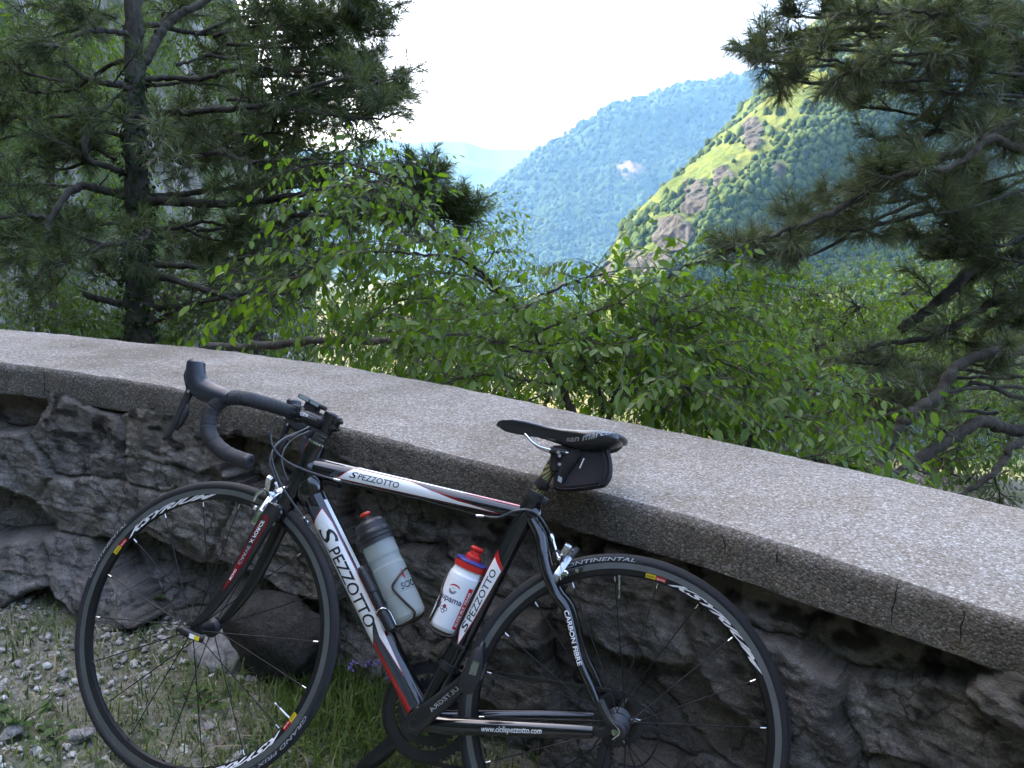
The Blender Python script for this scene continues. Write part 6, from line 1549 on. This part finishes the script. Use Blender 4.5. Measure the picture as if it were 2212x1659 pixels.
def sapling(label, stems, cnt, base, leafL, m, rg, L=(.22, .5), gap=.036, droop=.4, cat="small tree", name="sapling", f0=.18, spread=.9):
    global _o
    _o = base
    t = empty(name, base, label, cat); mw = MB(loc); mt = MB(loc); ml = MB(loc); O, D = [], []
    for pts, r0, r1, w in stems:
        P = limb(mw, [at(*p) if len(p) == 3 and not isinstance(p, np.ndarray) else p for p in pts], r0, r1, M_SBARK if r0 > .006 else M_TWIG, 8, .003, 7, rg)
        T = nrm(np.gradient(P, axis=0)); n = int(cnt * w)
        for f in rg.uniform(f0, 1, n):
            i = int(f * (len(P) - 1)); O.append(P[i]); D.append(nrm(T[i] * .5 + rg.normal(0, 1, 3) * npv(.8, .8, .55) * spread + npv(0, -.1, .12)))
    O, D = np.array(O), np.array(D)
    shoots(mt, ml, O, D, rg.uniform(L[0], L[1], len(O)), leafL, gap, m, M_TWIG, rg, droop)
    mw.build("trunk", t); mt.build("twigs", t); ml.build("leaves", t); return t
rg = np.random.default_rng(11)
S1 = [([(1262, 960, 2.95), (1234, 880, 3.0), (1190, 782, 3.1), (1122, 672, 3.25), (1000, 560, 3.45), (900, 452, 3.6), (842, 392, 3.7), (780, 362, 3.75), (700, 352, 3.8), (622, 366, 3.85)], .017, .003, 1.3),
      ([(1066, 612, 3.33), (1000, 562, 3.3), (900, 549, 3.25), (800, 545, 3.25), (700, 566, 3.3), (620, 615, 3.35), (585, 640, 3.4)], .007, .002, 1.5),
      ([(905, 455, 3.6), (870, 438, 3.55), (800, 420, 3.5), (740, 440, 3.45), (690, 470, 3.4)], .005, .002, .7), ([(960, 515, 3.5), (900, 520, 3.5), (830, 540, 3.5), (770, 590, 3.5)], .005, .002, .7),
      ([(840, 390, 3.7), (800, 400, 3.6), (740, 400, 3.55), (680, 420, 3.5)], .004, .002, .7),
      ([(1128, 682, 3.25), (1150, 652, 3.25), (1205, 622, 3.2), (1265, 600, 3.2), (1320, 588, 3.2)], .008, .003, .9), ([(1150, 715, 3.2), (1240, 690, 3.1), (1300, 668, 3.1), (1345, 652, 3.1)], .006, .002, .8),
      ([(1130, 690, 3.25), (1050, 672, 3.3), (960, 650, 3.35), (880, 645, 3.4), (800, 690, 3.4), (760, 740, 3.4)], .006, .002, 1.3), ([(1180, 770, 3.1), (1090, 742, 3.1), (1000, 722, 3.1), (900, 732, 3.1), (830, 770, 3.1)], .006, .002, 1.2),
      ([(1200, 802, 3.1), (1260, 772, 3.0), (1320, 758, 3.0), (1380, 770, 3.0)], .006, .002, .9), ([(1215, 832, 3.05), (1130, 822, 3.0), (1040, 808, 3.0), (960, 828, 3.0)], .006, .002, 1.0), ([(1170, 750, 3.15), (1240, 738, 3.2), (1330, 745, 3.2)], .005, .002, .6),
      ([(1100, 650, 3.3), (1020, 600, 3.5), (960, 590, 3.6), (880, 600, 3.6)], .006, .002, .8)]
sapling("slender leafy sapling leaning left above the saddle, stem rising behind the wall", S1, 30, at(1275, 1010, 2.95), .054, M_LEAF, rg)
S2 = [([(1300, 960, 2.95), (1318, 890, 3.0), (1345, 812, 3.1), (1372, 742, 3.2), (1402, 692, 3.3), (1425, 625, 3.4), (1455, 590, 3.4), (1500, 566, 3.4), (1560, 553, 3.4)], .012, .003, 1.1),
      ([(1308, 950, 2.95), (1300, 870, 3.0), (1288, 830, 3.0), (1262, 790, 3.0)], .010, .004, .6), ([(1330, 868, 3.05), (1400, 792, 3.1), (1470, 722, 3.2), (1545, 690, 3.3), (1650, 688, 3.3)], .009, .003, 1.1),
      ([(1352, 735, 3.2), (1422, 690, 3.2), (1500, 670, 3.2), (1585, 664, 3.2)], .006, .002, .9), ([(1335, 865, 3.05), (1420, 822, 2.9), (1485, 838, 2.8), (1550, 870, 2.8)], .006, .002, .9), ([(1400, 700, 3.3), (1480, 640, 3.5), (1580, 620, 3.6), (1660, 600, 3.7)], .005, .002, .9),
      ([(1345, 810, 3.1), (1440, 760, 3.0), (1530, 770, 3.0), (1610, 810, 3.0)], .006, .002, 1.0)]
sapling("leafy sapling with forked upright stems behind the wall, right of the saddle", S2, 34, at(1305, 1020, 2.95), .050, M_LEAF, rg)
S3 = [([(1640, 1080, 2.85), (1620, 960, 2.9), (1600, 870, 3.0), (1640, 800, 3.1), (1720, 760, 3.2)], .010, .003, 1.1), ([(1615, 950, 2.9), (1690, 900, 2.8), (1780, 935, 2.7), (1835, 1000, 2.65)], .005, .002, .8), ([(1620, 930, 2.9), (1700, 850, 3.0), (1790, 840, 3.1), (1850, 860, 3.1)], .006, .002, .8),
      ([(1610, 900, 2.95), (1540, 850, 2.95), (1480, 850, 2.9), (1420, 880, 2.85)], .006, .002, .9), ([(1640, 1000, 2.8), (1740, 990, 2.65), (1830, 1010, 2.6)], .005, .002, .7)]
sapling("low leafy shrub hanging over the far edge of the coping, below the right pine", S3, 36, at(1645, 1130, 2.85), .048, M_LEAF, rg, name="shrub", cat="shrub")

def crown_tree(name, label, cat, base, trunk, blobs, dens, leafL, gap, m, rg, L=(.3, .6), group=None, droop=.3, tr=.07, bark=None):
    """trunk, limbs to each clump of the crown, shoots through the clumps"""
    global _o
    _o = base
    t = empty(name, base, label, cat, group); mw = MB(loc); ml = MB(loc)
    Pt = limb(mw, [base] + trunk, tr, tr * .45, bark or M_SBARK, 10, .01, 7, rg)
    for (px, py, d, rx, ry) in blobs:
        c = at(px, py, d); a, b = rx * d / FPX, ry * d / FPX
        i = int(rg.uniform(.45, .95) * (len(Pt) - 1)); o = Pt[i]
        limb(mw, [o, o * .6 + c * .4 + npv(0, 0, -.1), c], tr * .35, tr * .12, bark or M_SBARK, 6, .02, 5, rg)
        n = int(dens * (a * b) ** .8)
        u = nrm(rg.normal(size=(n, 3))); rad = rg.random((n, 1)) ** .45
        O = c + u * rad * npv(a, min(a, b) * .9, b)
        for k in range(0, n, 9): limb(mw, [c, c * .45 + O[k] * .55 + rg.normal(0, .05, 3), O[k]], tr * .10, tr * .04, bark or M_SBARK, 4, .01, 4, rg)
        shoots(mw, ml, O, u * .8 + rg.normal(0, .6, (n, 3)) + npv(0, 0, .1), rg.uniform(L[0], L[1], n), leafL, gap, m, M_TWIG, rg, droop, .003, .46, 3)
    mw.build("trunk", t); ml.build("leaves", t); return t
rg = np.random.default_rng(17)
def low(px, d, z=-2.5): 
    q = at(px, 800, d); return npv(q[0], q[1], z)
crown_tree("broadleaf_tree", "light green broadleaf tree with small leaves rising behind the leaning sapling", "tree", low(930, 9.5, -4), [at(930, 800, 9.5), at(930, 600, 9.5)], [(835, 385, 9.5, 70, 45), (930, 470, 9.2, 90, 80), (1030, 470, 9.4, 55, 50), (1070, 545, 9, 60, 45), (1120, 610, 8.8, 55, 40), (850, 570, 9, 120, 110), (1000, 640, 8.4, 130, 80), (780, 340, 9.8, 60, 40)], 250, .075, .055, M_LEAFB, rg, (.3, .6))
crown_tree("broadleaf_tree", "tall broadleaf tree with sky gaps through its leaves, behind the upper left pine limbs", "tree", low(560, 12.5, -5), [at(560, 700, 12.5), at(545, 400, 12.5), at(540, 150, 12.5)], [(400, 40, 12.5, 110, 100), (540, 20, 12.5, 120, 80), (660, 90, 12.2, 100, 90), (590, 190, 12, 120, 90), (700, 230, 12, 70, 45), (450, 220, 12, 90, 90), (760, 300, 11.5, 60, 45), (680, 330, 11, 90, 60), (600, 380, 11, 90, 50)], 202, .10, .075, M_LEAFD, rg, (.4, .8), tr=.13)
crown_tree("broadleaf_tree", "bright green broadleaf tree against the cliff in the upper left corner", "tree", low(120, 13, -5), [at(120, 700, 13), at(110, 400, 13), at(110, 150, 13)], [(200, 60, 13, 130, 110), (60, 40, 13, 130, 110), (100, 210, 13, 130, 100), (10, 160, 13, 90, 110), (230, 200, 12.6, 70, 80), (250, 350, 12.6, 80, 80)], 182, .10, .075, M_LEAFB, rg, (.4, .8), tr=.10)
crown_tree("broadleaf_tree", "shady broadleaf tree with thin dark trunk at the left edge, above the wall", "tree", low(85, 10, -4), [at(82, 720, 10), at(88, 600, 10), at(102, 520, 10), at(112, 320, 10)], [(40, 620, 10.5, 110, 80), (120, 500, 11, 130, 90), (30, 430, 11, 90, 80), (200, 640, 10.5, 100, 80), (60, 340, 11.5, 100, 70)], 260, .085, .06, M_LEAFD, rg, (.3, .6), tr=.045)
crown_tree("broadleaf_tree", "twin-trunked dark broadleaf tree just right of the ivy-clad pine", "tree", low(375, 10.5, -4), [at(372, 730, 10.5), at(368, 600, 10.5), at(372, 480, 10.5)], [(330, 660, 10, 110, 70), (470, 640, 10, 110, 80), (390, 520, 11, 110, 70), (560, 590, 10.5, 110, 80), (520, 470, 11.5, 90, 50), (640, 660, 9.5, 110, 70)], 247, .085, .06, M_LEAFD, rg, (.3, .6), tr=.11)
crown_tree("broadleaf_tree", "bright broadleaf tree with a rounded top below the right pine's long bough", "tree", low(1760, 7.8, -4), [at(1760, 900, 7.8), at(1760, 720, 7.8)], [(1560, 680, 7.2, 100, 70), (1650, 650, 7.6, 100, 62), (1760, 640, 7.8, 110, 66), (1850, 660, 7.4, 100, 80), (1700, 740, 7, 130, 80), (1480, 720, 6.6, 90, 70)], 494, .066, .048, M_LEAFB, rg, (.25, .5))
crown_tree("broadleaf_tree", "bright broadleaf tree at the right edge, seen between the pine's crooked boughs", "tree", low(2060, 8.4, -4), [at(2060, 900, 8.4), at(2060, 700, 8.4)], [(1950, 635, 8.4, 100, 70), (2060, 620, 8.8, 110, 75), (2180, 630, 8.6, 100, 90), (2020, 740, 8, 130, 90), (2180, 780, 7.6, 110, 100)], 442, .07, .052, M_LEAFB, rg, (.25, .5))
crown_tree("shrub", "dark green bush under the crooked pine boughs at the lower right", "shrub", low(2010, 5.6, -3), [at(2010, 1080, 5.6), at(2010, 950, 5.6)], [(1900, 900, 5.6, 110, 80), (2040, 930, 5.4, 110, 80), (2180, 950, 5.2, 110, 90), (2110, 1040, 4.8, 110, 60), (1980, 1010, 4.8, 90, 50), (2190, 860, 5.8, 80, 70)], 560, .052, .042, M_LEAFD, rg, (.2, .42), tr=.04)
crown_tree("shrub", "dense leafy bush behind the wall between the saddle and the right pine", "shrub", low(1560, 4.9, -2.5), [at(1560, 1000, 4.9), at(1560, 860, 4.9)], [(1440, 780, 4.6, 100, 70), (1560, 800, 4.8, 110, 80), (1700, 820, 4.8, 110, 90), (1800, 880, 4.6, 90, 80), (1680, 920, 4.2, 120, 60), (1500, 880, 4.2, 120, 60), (1380, 860, 4.1, 90, 50)], 858, .052, .042, M_LEAF, rg, (.2, .42), tr=.04)
crown_tree("shrub", "dense leafy bush filling the gap above the handlebar, behind the leaning sapling", "shrub", low(960, 5.6, -3), [at(960, 900, 5.6), at(960, 800, 5.6)], [(850, 720, 6, 120, 70), (980, 730, 5.6, 120, 80), (1100, 760, 5.2, 120, 80), (1010, 810, 4.7, 130, 45), (1190, 850, 4.3, 110, 50), (880, 790, 5.2, 110, 35), (1120, 680, 5.8, 80, 60)], 728, .055, .045, M_LEAF, rg, (.2, .45), tr=.04)
crown_tree("shrub", "low shady bush beyond the wall left of the ivy-clad pine", "shrub", low(160, 8, -3), [at(160, 800, 8), at(160, 720, 8)], [(60, 690, 8, 110, 50), (180, 690, 8, 100, 50), (290, 720, 7.6, 80, 40)], 442, .065, .05, M_LEAFD, rg, (.25, .5), tr=.04)
crown_tree("shrub", "low shady bush beyond the wall above the brake levers", "shrub", low(560, 6.6, -3), [at(560, 800, 6.6), at(560, 740, 6.6)], [(440, 720, 6.8, 90, 40), (560, 720, 6.6, 100, 45), (690, 740, 6.2, 110, 45)], 520, .06, .048, M_LEAFD, rg, (.22, .45), tr=.04)
crown_tree("broadleaf_tree", "broad thicket tree lower down the slope, filling the gap behind the leaning sapling", "tree", low(900, 15, -7), [at(900, 900, 15), at(900, 720, 15)], [(720, 700, 15, 130, 60), (860, 700, 15, 130, 70), (1000, 690, 14, 130, 60), (1110, 720, 13, 120, 60), (1230, 700, 13, 100, 55), (1180, 780, 11, 140, 60), (960, 780, 12, 150, 50)], 300, .085, .065, M_LEAFB, rg, (.35, .7), tr=.09)
crown_tree("broadleaf_tree", "broad thicket tree lower down the slope, behind the forked sapling", "tree", low(1420, 14, -7), [at(1420, 900, 14), at(1420, 720, 14)], [(1330, 730, 13, 110, 60), (1440, 690, 14, 110, 60), (1560, 700, 14, 120, 70), (1400, 800, 11, 150, 60), (1700, 720, 14, 120, 70), (1860, 720, 14, 120, 70), (2000, 800, 12, 150, 90), (2150, 860, 11, 150, 100), (1600, 850, 9.5, 160, 80)], 300, .085, .065, M_LEAFB, rg, (.35, .7), tr=.09)
# fallen grey branch lying just beyond the wall
mb = MB(lambda V: np.asarray(V) - at(640, 742, 4.6)); limb(mb, [at(440, 752, 4.9), at(560, 746, 4.7), at(690, 738, 4.5), at(850, 735, 4.3)], .030, .018, M_PBARK, 9, .006, 7, rg)
limb(mb, [at(690, 738, 4.5), at(740, 760, 4.4), at(790, 770, 4.4)], .010, .004, M_DEAD, 6, .004, 5, rg)
tag(mb.build("fallen_branch", loc=at(640, 742, 4.6)), "fallen dark branch lying beyond the wall's back edge, above the handlebar", "branch")

# ---- small plants at the foot of the wall
M_WEED = leaf_mat("weed leaves", (.04, .085, .02), (.10, .16, .04), .4, .5)
M_PURP = simple("purple petals", (.20, .15, .42), .6)
def weed(px, py, label, n, Lf, hgt, spread):
    global _o
    o = ground_pt(px, py); _o = o; t = MB(loc)
    for k in range(n):
        a = rg.uniform(0, 6.28); e = o + npv(math.cos(a) * spread * rg.uniform(.2, 1), math.sin(a) * spread * rg.uniform(.2, 1), hgt * rg.uniform(.3, 1))
        tube(t, [o, (o + e) / 2 + npv(0, 0, .15 * hgt), e], [.0016, .0013, .0009], M_WEED, 5, caps=False)
        d = nrm(e - o) * .5 + npv(math.cos(a), math.sin(a), -.15) * .7
        leaves(t, np.array([e, e, e]), np.array([d, nrm(d + npv(.8, .2, 0)), nrm(d - npv(.8, .2, 0))]), np.tile(npv(0, -.3, 1), (3, 1)), Lf * rg.uniform(.7, 1.2, 3), .62, M_WEED, rg)
    return tag(t.build("weed", loc=o), label, "weed")
weed(790, 1440, "leafy weed at the wall foot just behind the down tube", 26, .036, .17, .10)
weed(862, 1450, "leafy weed growing between the crank and the wall", 24, .028, .14, .08)
weed(455, 1520, "round-leaved weed in the gravel seen through the front wheel", 18, .024, .035, .08)
weed(40, 1570, "small leafy weed on the gravel at the photo's left edge", 10, .026, .04, .05)
weed(120, 1610, "leafy weed among the gravel near the photo's bottom left corner", 12, .022, .035, .06)
weed(600, 1600, "small weed in dry grass under the front wheel's spokes", 16, .02, .03, .08)
weed(300, 1320, "green weed at the wall foot seen through the front wheel's upper left", 16, .03, .06, .08)
for i, (px, py) in enumerate([(770, 1475), (797, 1465), (806, 1485), (822, 1480), (828, 1500), (842, 1500), (760, 1490)]):
    o = ground_pt(px, py + 40); _o = o; t = empty("wildflower", o, "small purple wildflower in the tall grass beside the down tube", "flower", "purple wildflowers"); h = .10 + .03 * rg.random(); e = o + npv(rg.normal(0, .012), rg.normal(0, .012), h)
    mb = MB(loc); tube(mb, [o, (o + e) / 2 + npv(.004, 0, 0), e], [.0012, .001, .0008], M_WEED, 5); mb.build("stem", t)
    mb = MB(loc); n = 9; a = rg.uniform(0, 6.28, n); D = np.stack([np.cos(a), np.sin(a), rg.uniform(-.2, .8, n)], -1); leaves(mb, e + npv(0, 0, -.006) + rg.normal(0, .004, (n, 3)), D, np.tile(npv(0, 0, 1), (n, 1)), rg.uniform(.008, .013, n), .6, M_PURP, rg); mb.build("petals", t)
HAZE = 0.000055
# ================================================================== haze: even air round the whole place, the sky outside it
m = bpy.data.materials.new("haze"); m.use_nodes = True; nt = m.node_tree
for n in list(nt.nodes):
    if n.type != 'OUTPUT_MATERIAL': nt.nodes.remove(n)
pv = nt.nodes.new("ShaderNodeVolumePrincipled")
pv.inputs["Color"].default_value = (.24, .53, 1.0, 1)
pv.inputs["Absorption Color"].default_value = (1, 1, 1, 1)
pv.inputs["Density"].default_value = HAZE
pv.inputs["Anisotropy"].default_value = 0.0
nt.links.new(pv.outputs[0], nt.nodes["Material Output"].inputs["Volume"])
mb = MB(); x0, x1, y0, y1, z0, z1 = -9500, 9500, -600, 12300, -240, 1700
V = [(x, y, z) for z in (z0, z1) for y in (y0, y1) for x in (x0, x1)]
mb.add(V, [(0, 2, 3, 1), (4, 5, 7, 6), (0, 1, 5, 4), (2, 6, 7, 3), (0, 4, 6, 2), (1, 3, 7, 5)], m, False)
tag(mb.build("haze"), kind="stuff")
